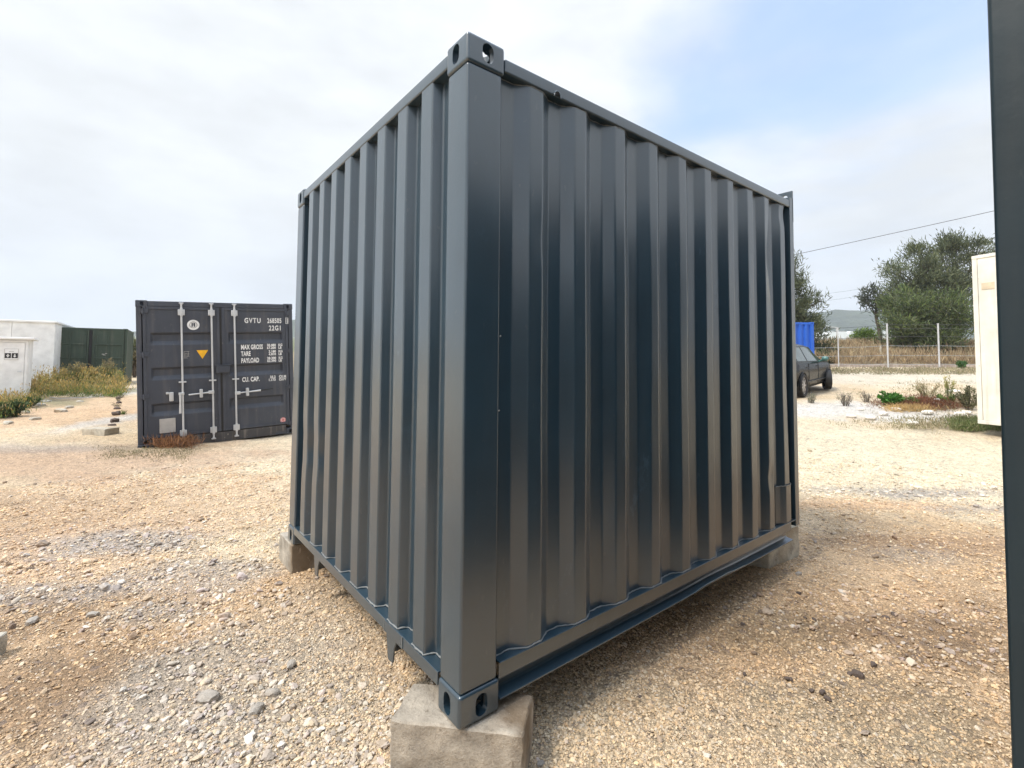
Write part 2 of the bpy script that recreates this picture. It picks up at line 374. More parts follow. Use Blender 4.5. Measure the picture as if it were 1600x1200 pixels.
def ground_tint(x, y):
    D = (x-CAM[0])*FH[0]+(y-CAM[1])*FH[1]; Lt = (x-CAM[0])*RH[0]+(y-CAM[1])*RH[1]
    c = np.empty(x.shape+(3,)); c[:] = TAN
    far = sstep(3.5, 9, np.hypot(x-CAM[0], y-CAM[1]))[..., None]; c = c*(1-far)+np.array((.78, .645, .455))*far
    wob1 = vnoise(x, y, .9, 3); wob2 = vnoise(x, y, 3.4, 5); wob3 = vnoise(x, y, .35, 8)
    w = (sstep(.42, .75, wob1)*.5)[..., None]; c = c*(1-w)+c*np.array((.86, .74, .60))*w
    for P, ra, rd, colr, st in BLW:
        d0 = (P[0]-CAM[0])*FH[0]+(P[1]-CAM[1])*FH[1]; l0 = (P[0]-CAM[0])*RH[0]+(P[1]-CAM[1])*RH[1]
        q = np.hypot((Lt-l0)/ra, (D-d0)/rd)+(wob2-.5)*1.0+(wob1-.5)*.6
        w = (st*(1-sstep(.55, 1.3, q)))[..., None]; c = c*(1-w)+np.array(colr)*w
    # tyre-smeared bands running away on both open sides
    band = sstep(.5, .8, vnoise((Lt+D*.3)*.35, D*1.6, 1.0, 21))[..., None]*.35; c = c*(1-band)+c*np.array((.80, .72, .64))*band
    w = sstep(28.0, 30.0, D)[..., None]; dry = np.array((.34, .27, .16))*(.75+.5*wob2[..., None]); c = c*(1-w)+dry*w
    w = sstep(60, 90, D)[..., None]; c = c*(1-w)+np.array((.16, .17, .08))*w
    return c
def make_ground():
    NR, NA = 330, 640
    r = np.concatenate([[0.0], .35*np.power(3500/.35, np.linspace(0, 1, NR))]); a = np.linspace(0, 2*np.pi, NA, endpoint=False)
    rr, aa = np.meshgrid(r, a, indexing='ij'); x = CAM[0]+rr*np.sin(aa); y = CAM[1]+rr*np.cos(aa)
    z = gz(x, y)
    amp = np.clip(rr/3, .35, 1.6)
    z += (vnoise(x, y, .8, 1, 3)-.5)*.045*np.clip((rr-1)/3, 0, 1.5)+(vnoise(x, y, 6, 2, 4)-.5)*.022*amp+(vnoise(x, y, 28, 4, 2)-.5)*.010
    D = (x-CAM[0])*FH[0]+(y-CAM[1])*FH[1]
    z += (vnoise(x, y, .12, 9, 3)-.5)*.9*sstep(29, 36, D)
    n = (NR+1)*NA
    me = bpy.data.meshes.new('ground'); me.vertices.add(n); me.vertices.foreach_set('co', np.stack([x, y, z], -1).reshape(-1))
    i = np.arange(NR)[:, None]*NA+np.arange(NA)[None]; j = np.arange(NR)[:, None]*NA+(np.arange(NA)[None]+1) % NA
    q = np.stack([i, i+NA, j+NA, j], -1).reshape(-1, 4)[:, ::-1]
    me.loops.add(q.size); me.loops.foreach_set('vertex_index', q.reshape(-1).astype(np.int32))
    me.polygons.add(len(q)); me.polygons.foreach_set('loop_start', np.arange(0, q.size, 4, dtype=np.int32)); me.polygons.foreach_set('loop_total', np.full(len(q), 4, np.int32))
    me.update(calc_edges=True); me.polygons.foreach_set('use_smooth', [True]*len(q))
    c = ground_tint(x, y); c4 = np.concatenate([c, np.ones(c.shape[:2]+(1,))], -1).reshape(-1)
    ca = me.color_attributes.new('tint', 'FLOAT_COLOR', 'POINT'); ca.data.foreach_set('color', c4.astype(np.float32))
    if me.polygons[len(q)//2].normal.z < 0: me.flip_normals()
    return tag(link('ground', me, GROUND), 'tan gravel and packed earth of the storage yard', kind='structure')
make_ground()

# far hills
def make_hills():
    m = MB(); nseg = 90; vs = []; fs = []
    lat = np.linspace(-900, 1500, nseg)
    rows = [(780, 0.0), (840, .35), (900, .75), (960, 1.0), (1100, .9), (1400, .2)]
    for D, k in rows:
        for L_ in lat:
            base = 30
            top = 88+16*math.sin((L_-380)/170)+9*noise.noise((L_/90, 3, 0))+5*noise.noise((L_/22, 7, 0))+3*noise.noise((L_/8, D/10, 0))
            if L_ < -100: top -= 25
            x = CAM[0]+FH[0]*D+RH[0]*L_; y = CAM[1]+FH[1]*D+RH[1]*L_
            vs.append((x, y, base+(top-base)*k*(1+.05*noise.noise((L_/50, D/50, 2)))))
    for i in range(len(rows)-1):
        for k in range(nseg-1): fs.append((i*nseg+k, i*nseg+k+1, (i+1)*nseg+k+1, (i+1)*nseg+k))
    m.add(vs, fs)
    gh = G('hill_forest'); a = gh.noise(.03, 8, rough=.7); b = gh.noise(.012, 4)
    gh.set(Base_Color=gh.mix(gh.ramp(a, .35, .65, 0, 1), (.018, .035, .02), (.07, .095, .045)), Roughness=1.0); gh.bump(a, 30, 1)
    o = m.build('hills', gh.m, smooth=True, angle=180); tag(o, 'blue green wooded hill on the horizon', kind='structure')
make_hills()

# ------------------------------------------------------------------ loose gravel (nobody could count it)
def gravel(name, label, n, r0, r1, size0, size1, chooser, pal, spread=.5, zoff=.3, az=(-1.75, .75), flat=.55):
    """points on the ground round the camera, thinning out with distance; an instance node sets a pebble on each"""
    rr = r0*np.power(r1/r0, np.random.rand(n)); yaw = math.atan2(FH[0], FH[1])
    a = yaw+np.random.uniform(-.98, .98, n)
    x = CAM[0]+rr*np.sin(a); y = CAM[1]+rr*np.cos(a)
    w = chooser(x, y); keep = np.random.rand(n) < w; x, y, rr = x[keep], y[keep], rr[keep]
    n = len(x); sz = np.exp(np.random.normal(0, spread, n))*(size0+(size1-size0)*(rr-r0)/(r1-r0))
    sz = np.minimum(sz, size1*3.2)
    me0 = bpy.data.objects['ground'].data
    # ground height as the ground mesh has it
    q = np.hypot(x-CAM[0], y-CAM[1]); amp = np.clip(q/3, .35, 1.6)
    z = gz(x, y)+(vnoise(x, y, .8, 1, 3)-.5)*.045*np.clip((q-1)/3, 0, 1.5)+(vnoise(x, y, 6, 2, 4)-.5)*.022*amp+(vnoise(x, y, 28, 4, 2)-.5)*.010
    z = z+sz*zoff*.4
    me = bpy.data.meshes.new(name); me.vertices.add(n); me.vertices.foreach_set('co', np.stack([x, y, z], -1).reshape(-1))
    sc3 = np.stack([sz*np.random.uniform(.75, 1.35, n), sz*np.random.uniform(.7, 1.1, n), sz*np.random.uniform(flat*.75, flat*1.3, n)], -1)
    rot = np.stack([np.random.normal(0, .28, n), np.random.normal(0, .28, n), np.random.uniform(0, 6.28, n)], -1)
    for nm, ar in (('psc', sc3), ('prot', rot)):
        at_ = me.attributes.new(nm, 'FLOAT_VECTOR', 'POINT'); at_.data.foreach_set('vector', ar.astype(np.float32).reshape(-1))
    g0 = ground_tint(x, y); pal = np.array(pal); pc = pal[np.random.randint(0, len(pal), n)]
    mixw = np.random.uniform(.25, .75, n)[:, None]; c = (g0*(1-mixw)+pc*mixw)*np.random.uniform(.78, 1.18, n)[:, None]
    c4 = np.concatenate([np.clip(c, .02, .85), np.ones((n, 1))], -1)
    at_ = me.attributes.new('pcol', 'FLOAT_COLOR', 'POINT'); at_.data.foreach_set('color', c4.astype(np.float32).reshape(-1))
    me.update()
    o = link(name, me, None); me.materials.append(PEBM)
    ng = bpy.data.node_groups.new(name+'_nodes', 'GeometryNodeTree')
    ng.interface.new_socket('Geometry', in_out='INPUT', socket_type='NodeSocketGeometry'); ng.interface.new_socket('Geometry', in_out='OUTPUT', socket_type='NodeSocketGeometry')
    A = ng.nodes.new; gi = A('NodeGroupInput'); go = A('NodeGroupOutput'); K = ng.links.new
    gi_j = A('GeometryNodeGeometryToInstance')
    for k in range(6):
        ic = A('GeometryNodeMeshIcoSphere'); ic.inputs['Radius'].default_value = .5; ic.inputs['Subdivisions'].default_value = 2
        sp_ = A('GeometryNodeSetPosition'); K(ic.outputs['Mesh'], sp_.inputs['Geometry'])
        nz = A('ShaderNodeTexNoise'); nz.noise_dimensions = '4D'; nz.inputs['W'].default_value = k*3.7+n % 7; nz.inputs['Scale'].default_value = 1.7; nz.inputs['Detail'].default_value = 1
        vm = A('ShaderNodeVectorMath'); vm.operation = 'SUBTRACT'; K(nz.outputs['Color'], vm.inputs[0]); vm.inputs[1].default_value = (.5, .5, .5)
        vs = A('ShaderNodeVectorMath'); vs.operation = 'SCALE'; K(vm.outputs[0], vs.inputs[0]); vs.inputs['Scale'].default_value = .95
        K(vs.outputs[0], sp_.inputs['Offset'])
        sm = A('GeometryNodeSetMaterial'); sm.inputs['Material'].default_value = PEBM; K(sp_.outputs[0], sm.inputs['Geometry'])
        K(sm.outputs[0], gi_j.inputs[0])
    ip = A('GeometryNodeInstanceOnPoints'); K(gi.outputs[0], ip.inputs['Points']); K(gi_j.outputs[0], ip.inputs['Instance']); ip.inputs['Pick Instance'].default_value = True
    ri_ = A('FunctionNodeRandomValue'); ri_.data_type = 'INT'; ri_.inputs[4].default_value = 0; ri_.inputs[5].default_value = 5
    K(ri_.outputs[2], ip.inputs['Instance Index'])
    for nm, sock in (('psc', 'Scale'), ('prot', 'Rotation')):
        na = A('GeometryNodeInputNamedAttribute'); na.data_type = 'FLOAT_VECTOR'; na.inputs['Name'].default_value = nm; K(na.outputs['Attribute'], ip.inputs[sock])
    K(ip.outputs[0], go.inputs[0])
    md = o.modifiers.new('pebbles', 'NODES'); md.node_group = ng
    return tag(o, label, 'gravel', kind='stuff')
def patch(P, ra, rd, x, y, soft=.6):
    d0 = (P[0]-CAM[0])*FH[0]+(P[1]-CAM[1])*FH[1]; l0 = (P[0]-CAM[0])*RH[0]+(P[1]-CAM[1])*RH[1]
    D = (x-CAM[0])*FH[0]+(y-CAM[1])*FH[1]; Lt = (x-CAM[0])*RH[0]+(y-CAM[1])*RH[1]
    q = np.hypot((Lt-l0)/ra, (D-d0)/rd)+(vnoise(x, y, 3, 6)-.5)*.9
    return 1-sstep(1-soft, 1+soft*.5, q)
def w_fine(x, y):
    dirt = np.maximum.reduce([patch(gp(60, 1090), .9, .5, x, y), patch(gp(1390, 985), .9, .3, x, y)*.5, patch(gp(1180, 985), .5, .35, x, y)*.3])
    Lt = (x-CAM[0])*RH[0]+(y-CAM[1])*RH[1]
    return np.clip(.95-.35*sstep(.2, 1.2, Lt)-dirt*.55-.35*(vnoise(x, y, 1.3, 12) > .6), 0, 1)
gravel('fine_gravel', 'fine cream and tan gravel covering the yard in front of the containers', 380000, .8, 8.5, .0058, .014, w_fine,
       [(.70, .57, .40), (.64, .47, .28), (.76, .64, .46), (.56, .38, .22), (.60, .54, .46), (.36, .27, .20), (.74, .52, .29)], .38)
ZC = [gp(330, 1090), gp(420, 1180), gp(330, 960), gp(250, 900), gp(190, 850), gp(540, 1150), gp(1480, 1020), gp(1380, 960), gp(1450, 770), gp(300, 1170), gp(60, 930)]
def w_coarse(x, y):
    z = [patch(ZC[0], .45, .35, x, y), patch(ZC[1], .7, .3, x, y), patch(ZC[2], .7, .45, x, y)*.8, patch(ZC[3], .8, .4, x, y)*.8, patch(ZC[4], .9, .5, x, y)*.9,
         patch(ZC[5], .5, .4, x, y)*.5, patch(ZC[6], .6, .25, x, y)*.6, patch(ZC[7], .9, .35, x, y)*.5, patch(ZC[8], 1.6, .3, x, y), patch(ZC[9], .6, .2, x, y), patch(ZC[10], .6, .3, x, y)*.5]
    return np.clip(np.maximum.reduce(z)*.75+.012, 0, 1)
gravel('coarse_gravel', 'larger grey, white and brown pebbles lying in patches on the yard', 60000, .8, 9, .012, .031, w_coarse,
       [(.50, .47, .43), (.62, .58, .50), (.34, .31, .30), (.44, .38, .38), (.62, .50, .34), (.24, .21, .20), (.66, .64, .60)], .38, .5)
def w_dark(x, y): return np.clip(.12+patch(ZC[7], 1.3, .4, x, y)*.7+patch(ZC[4], .8, .5, x, y)+patch(ZC[2], .7, .5, x, y)*.5, 0, 1)
gravel('dark_gravel', 'scattered dark brown and grey stone chips on the tan gravel', 6000, .9, 9, .010, .034, w_dark,
       [(.10, .08, .07), (.16, .13, .12), (.08, .06, .06), (.2, .16, .14)], .35, .5)

# ------------------------------------------------------------------ container kit
def fillet(poly, r, seg=3):
    """round the inner corners of an open 2D polyline, with a guard point next to each rounding"""
    out_ = [poly[0]]
    for i in range(1, len(poly)-1):
        p0, p, p1 = Vector(poly[i-1]), Vector(poly[i]), Vector(poly[i+1])
        a = (p0-p); b = (p1-p); la, lb = a.length, b.length; a /= la; b /= lb
        if a.dot(b) < -.999: out_.append(tuple(p)); continue
        rr = min(r, la*.42, lb*.42); A_ = p+a*rr; B_ = p+b*rr
        if la > rr*2.6: out_.append(tuple(A_+a*rr*.25))
        for k in range(seg+1):
            t = k/seg; out_.append(tuple(A_*(1-t)**2+p*2*t*(1-t)+B_*t*t))
        if lb > rr*2.6: out_.append(tuple(B_+b*rr*.25))
    out_.append(poly[-1]); return out_
def sheet(name, mat, parent, prof, zs, to3, disp=None, thick=.0):
    """profile (s, d) swept over the values zs; to3(s, d, z) -> point; d is depth behind the outer plane"""
    prof = fillet(prof, .007, 3) if len(prof) > 2 else prof
    vs = []; n = len(prof)
    for z in zs:
        for s_, d in prof:
            dd = disp(s_, z, d) if disp else 0
            if isinstance(dd, tuple): vs.append(to3(s_+dd[0], d+dd[1], z))
            else: vs.append(to3(s_, d+dd, z))
    fs = [(i*n+k, i*n+k+1, (i+1)*n+k+1, (i+1)*n+k) for i in range(len(zs)-1) for k in range(n-1)]
    me = bpy.data.meshes.new(name); me.from_pydata(vs, [], fs); me.polygons.foreach_set('use_smooth', [True]*len(fs))
    me.set_sharp_from_angle(angle=R(35)); return link(name, me, mat, parent)
def trapezoid(s0, s1, pitch, crest, slope, depth, first=.05):
    """corrugation running from s0 to s1; starts and ends in a recess"""
    pr = [(s0, depth)]; n = int((s1-s0-first)/pitch); gap_ = ((s1-s0)-(n*pitch-(pitch-crest-2*slope)))/2
    s = s0+gap_
    for k in range(n):
        pr += [(s, depth), (s+slope, 0), (s+slope+crest, 0), (s+2*slope+crest, depth)]; s += pitch
    pr.append((s1, depth)); return pr
def obround(w, h, n=7):
    pts = []; r = min(w, h)/2
    for k in range(n+1):
        t = math.pi*k/n; pts.append((r*math.cos(t), (h/2-r)+r*math.sin(t)))
    for k in range(n+1):
        t = math.pi+math.pi*k/n; pts.append((r*math.cos(t), -(h/2-r)+r*math.sin(t)))
    return pts
_cast = {}
def casting_mesh(sx, sy, sz):
    """hollow ISO corner casting 162 x 178 x 118 with holes in its outer faces; outer corner at the origin"""
    key = (sx, sy, sz)
    if key in _cast: return _cast[key]
    W_, L_, H_ = .162, .178, .118
    def solid(fn, bev=0):
        m = MB(); fn(m); me = m.mesh('tmp', bevel=bev, seg=3); o = bpy.data.objects.new('tmp', me); COL.objects.link(o); return o
    base = solid(lambda m: m.box(0, W_, 0, L_, 0, H_), .014)
    cut = [solid(lambda m: m.box(.026, W_-.020, .026, L_-.020, .026, H_-.014))]
    cut.append(solid(lambda m: m.prism([(L_/2+.006+a, H_/2-.002+b) for a, b in obround(.052, .080)], 0, -.05, .08)))
    cut.append(solid(lambda m: m.prism([(W_/2+.006+a, H_/2-.002+b) for a, b in obround(.050, .080)], 1, -.05, .08)))
    cut.append(solid(lambda m: m.prism([(W_/2+.004+a, L_/2+.004+b) for a, b in obround(.064, .118)], 2, -.05, .06)))
    for c in cut:
        md = base.modifiers.new('b', 'BOOLEAN'); md.operation = 'DIFFERENCE'; md.solver = 'EXACT'; md.object = c
    dg = bpy.context.evaluated_depsgraph_get(); me = bpy.data.meshes.new_from_object(base.evaluated_get(dg)); me.name = 'corner_casting'
    bm = bmesh.new(); bm.from_mesh(me)
    bmesh.ops.scale(bm, vec=(sx, sy, sz), verts=bm.verts)
    if sx*sy*sz < 0: bmesh.ops.reverse_faces(bm, faces=bm.faces)
    bm.to_mesh(me); bm.free(); me.materials.clear()
    me.polygons.foreach_set('use_smooth', [True]*len(me.polygons)); me.set_sharp_from_angle(angle=R(32)); area_normals(me, 40)
    for o in [base]+cut: bpy.data.objects.remove(o)
    _cast[key] = me; return me
def casting(parent, mat, x, y, z, sx, sy, sz):
    me = casting_mesh(sx, sy, sz)
    if me.materials and me.materials[0] != mat: me = me.copy(); me.materials.clear()
    if not me.materials: me.materials.append(mat)
    return link('corner_casting', me, mat, parent, (x, y, z))
CW = 2.438
def wob(x, y, z, s): return noise.noise((x*s, y*s, z*s))

def container(name, label, L, H, mat, loc, rot, doors=False, cat='container', group=None, side_depth=.036):
    """closed ISO container: end face on local y=0 spanning x -2.438..0, body along +y"""
    r = empty(name, loc, rot); tag(r, label, cat, group)
    for x, sx in ((0, -1), (-CW, 1)):
        for y, sy in ((0, 1), (L, -1)):
            for z, sz in ((0, 1), (H, -1)): casting(r, mat, x, y, z, sx, sy, sz)
    for x in (-.156, -CW+.006):
        for y in (.006, L-.166):
            if doors and y < 1:
                x_ = -.081 if x > -1 else -CW+.006
                box('corner_post', mat, r, x_, x_+.075, y, y+.160, .118, H-.118, .008); continue
            box('corner_post', mat, r, x, x+.150, y, y+.160, .118, H-.118, .010)
    for x in (-.066, -CW+.006):
        box('top_rail', mat, r, x, x+.060, .178, L-.178, H-.075, H-.015, .006)
        box('bottom_rail', mat, r, x, x+.060, .178, L-.178, .02, .17, .006)
    sp = trapezoid(.166, L-.166, .278, .072, .068, side_depth)
    sheet('side_panel', mat, r, sp, (.17, H/2, H-.075), lambda s, d, z: (-.008-d, s, z))
    sheet('side_panel', mat, r, sp, (.17, H/2, H-.075), lambda s, d, z: (-CW+.008+d, s, z))
    rp = trapezoid(.166, L-.166, .209, .091, .0135, .02)
    sheet('roof_panel', mat, r, rp, (-CW+.03, -CW/2, -.03), lambda s, d, z: (z, s, H-.02-d))
    box('floor', WOODF, r, -CW+.066, -.066, .07, L-.07, .14, .168, 0)
    ep = trapezoid(.156, CW-.156, .250, .110, .018, .0456)
    sheet('end_panel', mat, r, ep, (.13, H/2, H-.1), lambda s, d, z: (-s, L-.01-d, z))
    box('end_rail', mat, r, -CW+.162, -.162, L-.06, L-.004, H-.10, H-.02, .006); box('end_sill', mat, r, -CW+.162, -.162, L-.06, L-.004, .02, .13, .006)
    box('end_rail', mat, r, -CW+.162, -.162, .004, .07, H-.10, H-.012, .006); box('end_sill', mat, r, -CW+.162, -.162, .004, .07, .012, .13, .006)
    if not doors: sheet('end_panel', mat, r, ep, (.13, H/2, H-.1), lambda s, d, z: (-s, .01+d, z))
    return r

# ------------------------------------------------------------------ the slate blue container in front
Z0 = .2; ML = 2.891; MH = 2.591
main = empty('storage_container', (0, 0, Z0)); tag(main, 'large slate blue shortened steel container raised on concrete blocks in the foreground', 'container')
casting(main, NAVY, 0, 0, MH, -1, 1, -1); casting(main, NAVY, 0, 0, 0, -1, 1, 1)
casting(main, NAVY, -CW, 0, MH, 1, 1, -1); casting(main, NAVY, -CW, 0, 0, 1, 1, 1)
box('corner_post', NAVY, main, -.157, -.005, .005, .168, .118, MH-.118, .011)
box('corner_post', NAVY, main, -CW+.005, -CW+.157, .005, .168, .118, MH-.118, .011)
# long side facing the neighbour (outer plane x = 0)
cr_far = [.389, .654, .932, 1.203, 1.475, 1.742, 2.010, 2.269, 2.514, 2.757]
pr = [(.160, .036)]
for k, e_ in enumerate(cr_far):
    pr += [(e_-.072-.062, .036), (e_-.072, 0), (e_, 0), (e_+.060, .036)]
pr.append((2.832, .036))
NZ = 46
def disp_side(s, z, d):
    dx = .0022*wob(s*1.2, 0, z*.55, 2.2)+.0010*wob(s*3, 5, z*1.0, 3)
    ds = .0018*wob(s*2, 3, z*.8, 2.0)
    # bruised last ribs: creased edge near the top, punched dent near the bottom, folded top edge
    if s > 2.40:
        k = math.exp(-((z-2.10)/.26)**2)*math.exp(-((s-2.53)/.05)**2); dx += .018*k; ds -= .012*k
        k = math.exp(-((z-2.42)/.06)**2)*math.exp(-((s-2.72)/.07)**2); dx += .013*k
        k = math.exp(-((z-.52)/.06)**2)*math.exp(-((s-2.47)/.045)**2); dx += .014*k; ds += .005*k
        k = math.exp(-((z-1.2)/.35)**2)*math.exp(-((s-2.75)/.05)**2); dx += .006*k*(1+.6*wob(s, 2, z, 9))
    k = math.exp(-((z-1.85)/.10)**2)*math.exp(-((s-.389)/.03)**2); dx += .006*k
    k = math.exp(-((z-1.55)/.5)**2)*math.exp(-((s-1.13)/.05)**2); ds += .008*k
    return (ds, dx)
zs = list(np.linspace(.176, MH-.10, NZ))
sheet('side_panel', NAVY, main, pr, zs, lambda s, d, z: (-.010-d, s, z), disp_side)
box('top_rail', NAVY, main, -.060, -.002, .179, ML-.022, MH-.098, MH-.040, .008)
# sheet tucked under the rail, weld line
def weld(name, parent, prof, to3, r=.0035):
    m = MB(); pts = []
    for (a, b), (c, d_) in zip(prof[:-1], prof[1:]):
        n_ = max(1, int(math.hypot(c-a, d_-b)/.012))
        for k in range(n_): t = k/n_; pts.append((a+(c-a)*t, b+(d_-b)*t))
    pts.append(prof[-1]); P = [Vector(to3(*p))+Vector((random.uniform(-1, 1), random.uniform(-1, 1), random.uniform(-1, 1)))*.0016 for p in pts]
    m.tube(P, [r*random.uniform(.6, 1.35) for _ in P], 5); return m.build(name, WELD, parent, smooth=True, angle=80)
weld('weld_bead', main, pr, lambda s, d: (-.008-d, s, .178))
weld('weld_bead', main, [(a, b) for a, b in pr if True], lambda s, d: (-.010-d, s, MH-.101), .0022)
# dark half-round plug on the rail, painting the shade of a notch
m = MB(); pts = [(.462+.016*math.cos(t), -.012+.022*math.sin(t)) for t in np.linspace(0, math.pi, 9)]
m.prism([(a, MH-.100+b) for a, b in [(.478, .010)]+[(p[0], p[1]+.018) for p in pts]], 0, -.03, .0015); m.build('notch_shade', INNER, main)
m = MB(); m.tube([(.002, .462+.019*math.cos(t), MH-.100+.024*math.sin(t)) for t in np.linspace(-.1, math.pi+.1, 11)], .0035, 6); m.build('lifting_lug', NAVY, main, smooth=True, angle=80)
# bottom rail: ledge, fascia, web and bent lower flange
m = MB(); m.box(-.062, -.001, .179, ML-.012, .168, .175); m.build('bottom_rail_ledge', NAVY, main, bevel=.002)
NB = 40; ys = np.linspace(.180, ML-.115, NB)
def bend(y): return .007*math.exp(-((y-1.72)/.20)**2)
rows = []
for y in ys:
    b = bend(y); rows.append([(-.012, .168), (-.0115, .158), (-.012, .108), (-.016, .102), (-.048, .098), (-.052, .092), (-.052, .058+b*.6), (-.047, .050+b), (-.006, .043+b), (-.001, .041+b), (-.001, .036+b), (-.006, .035+b), (-.06, .040+b)])
n_ = len(rows[0]); m = MB(); m.add([(p[0], y, p[1]) for y, rw in zip(ys, rows) for p in rw], [(i*n_+k, i*n_+k+1, (i+1)*n_+k+1, (i+1)*n_+k) for i in range(NB-1) for k in range(n_-1)])
m.build('bottom_rail', NAVY, main, smooth=True, angle=30)
# second little kink of the flange: a folded strip standing off it
m = MB(); m.tube([(.001, 1.36, .043), (.003, 1.50, .046), (.004, 1.56, .054), (.003, 1.62, .056), (.004, 1.86, .058), (.003, 1.93, .050), (.001, 2.06, .046)], .004, 6); m.build('bent_flange_strip', NAVY, main, smooth=True, angle=80)
# welded repair patch over the last rib
pp = [(2.585, .030), (2.632, .018), (2.688, -.004), (2.762, -.004), (2.80, .02)]
sheet('repair_patch', NAVY, main, pp, (.18, .30, .44), lambda s, d, z: (-.007-d, s, z))
weld('weld_bead', main, pp, lambda s, d: (-.006-d, s, .44), .0035)
# far end of the long side: angle post, top plate with lifting eye
m = MB(); m.prism([(-.055, ML-.062), (-.055, ML-.056), (-.006, ML-.056), (-.006, ML), (0, ML), (0, ML-.062)], 2, .127, MH-.02); m.build('corner_post', NAVY, main, bevel=.001)
PT = MH+.040; pl = MB(); outl = [(-.118, PT), (0, PT), (0, MH-.20), (-.118, MH-.20)]
o_pts = []; ctr = (-.056, PT-.050); nh = 24; inner = [(ctr[0]+.023*math.cos(2*math.pi*k/nh), ctr[1]+.026*math.sin(2*math.pi*k/nh)) for k in range(nh)]
for k in range(nh):
    a = 2*math.pi*k/nh; dx, dz = math.cos(a), math.sin(a); ts = []
    if dx > 1e-6: ts.append((0-ctr[0])/dx)
    if dx < -1e-6: ts.append((-.118-ctr[0])/dx)
    if dz > 1e-6: ts.append((PT-ctr[1])/dz)
    if dz < -1e-6: ts.append((MH-.20-ctr[1])/dz)
    t = min(ts); o_pts.append((ctr[0]+dx*t, ctr[1]+dz*t))
for cx_, cz_ in outl:
    j = min(range(nh), key=lambda k: (o_pts[k][0]-cx_)**2+(o_pts[k][1]-cz_)**2); o_pts[j] = (cx_, cz_)
y0, y1 = ML-.012, ML+.004
vs = [(p[0], y0, p[1]) for p in inner]+[(p[0], y0, p[1]) for p in o_pts]+[(p[0], y1, p[1]) for p in inner]+[(p[0], y1, p[1]) for p in o_pts]
fs = []
for k in range(nh):
    q = (k+1) % nh; fs += [(k, q, nh+q, nh+k), (2*nh+k, 3*nh+k, 3*nh+q, 2*nh+q), (k, 2*nh+k, 2*nh+q, q), (nh+k, nh+q, 3*nh+q, 3*nh+k)]
pl.add(vs, fs); pl.build('lifting_plate', NAVY, main, bevel=.001)
# short end (outer plane y = 0)
ct = [-.344-.2503*k for k in range(8)]
pe = [(-.150, .046)]
for c in ct: pe += [(c+.052+.020, .046), (c+.052, 0), (c-.052, 0), (c-.052-.020, .046)]
pe.append((-CW+.150, .046))
def disp_end(s, z, d):
    dx = .0016*wob(s*2, 1, z*.6, 2.0); ds = .0022*wob(s*2.4, 8, z*.9, 2.2)
    k = math.exp(-((z-.72)/.13)**2)
    if s < -1.75: ds += .009*k*math.sin(z*24); dx += .007*k
    return (ds, dx)
sheet('end_panel', NAVY, main, pe, list(np.linspace(.136, MH-.075, 40)), lambda s, d, z: (s, .008+d, z), disp_end)
weld('weld_bead', main, pe, lambda s, d: (s, .006+d, .137), .0035)
box('end_rail', NAVY, main, -CW+.160, -.160, .004, .060, MH-.078, MH-.020, .008)
m = MB(); m.prism([(.001, .133), (.060, .133), (.060, .126), (.007, .126), (.007, .084), (.001, .082)], 0, -CW+.163, -.163); m.build('end_sill', NAVY, main, bevel=.002)
for xs in (-.475, -.665):
    m = MB(); m.tube([(xs+random.uniform(-.001, .001), -.0008, z) for z in np.linspace(.083, .133, 6)], .0022, 5); m.build('weld_bead', WELD, main)
m = MB(); m.box(-.662, -.478, -.0012, .0008, .0815, .1318); m.build('sill_patch', NAVY, main, bevel=.001)
for gx in (-.612, -1.755):   # downturned gussets under the sill
    m = MB(); m.prism([(gx-.058, .084), (gx+.062, .084), (gx+.030, .030), (gx+.020, -.036), (gx-.022, -.042), (gx-.034, -.034)], 1, .010, .018); m.build('gusset', NAVY, main, bevel=.0015)
    m = MB(); m.prism([(.012, .084), (.22, .084), (.22, .03), (.06, -.004), (.012, -.004)], 0, gx-.010, gx-.004); m.build('gusset', NAVY, main, bevel=.0015)
# hidden sides, roof, floor and cross members
sheet('side_panel', NAVY, main, trapezoid(.16, 2.832, .27, .072, .062, .036), (.1, 1.3, MH-.1), lambda s, d, z: (-CW+.01+d, s, z))
sheet('end_panel', NAVY, main, trapezoid(.06, CW-.06, .25, .104, .02, .046), (.13, 1.3, MH-.05), lambda s, d, z: (-s, ML-.02-d, z))
sheet('roof_panel', NAVY, main, trapezoid(.16, 2.87, .209, .091, .0135, .02), (-CW+.03, -1.2, -.03), lambda s, d, z: (z, s, MH-.062-d))
box('top_rail', NAVY, main, -CW+.002, -CW+.060, .179, ML-.02, MH-.098, MH-.040, .008)
box('bottom_rail', NAVY, main, -CW+.002, -CW+.055, .179, ML-.1, .045, .17, .004)
box('floor', WOODF, main, -CW+.06, -.063, .07, ML-.05, .136, .164, 0)
for k in range(8):
    y = .42+k*.31; box('cross_member', NAVY, main, -CW+.056, -.063, y, y+.045, .05, .135, .003)
# weld scars and paint nicks
for a, b, c in ((-.0035, .1615, 1.13), (-.0035, .165, 1.42)):
    m = MB(); m.tube([(a+.001, b, c), (a+.004, b+.003, c+.004)], .0032, 6); m.build('weld_spot', WELD, main)

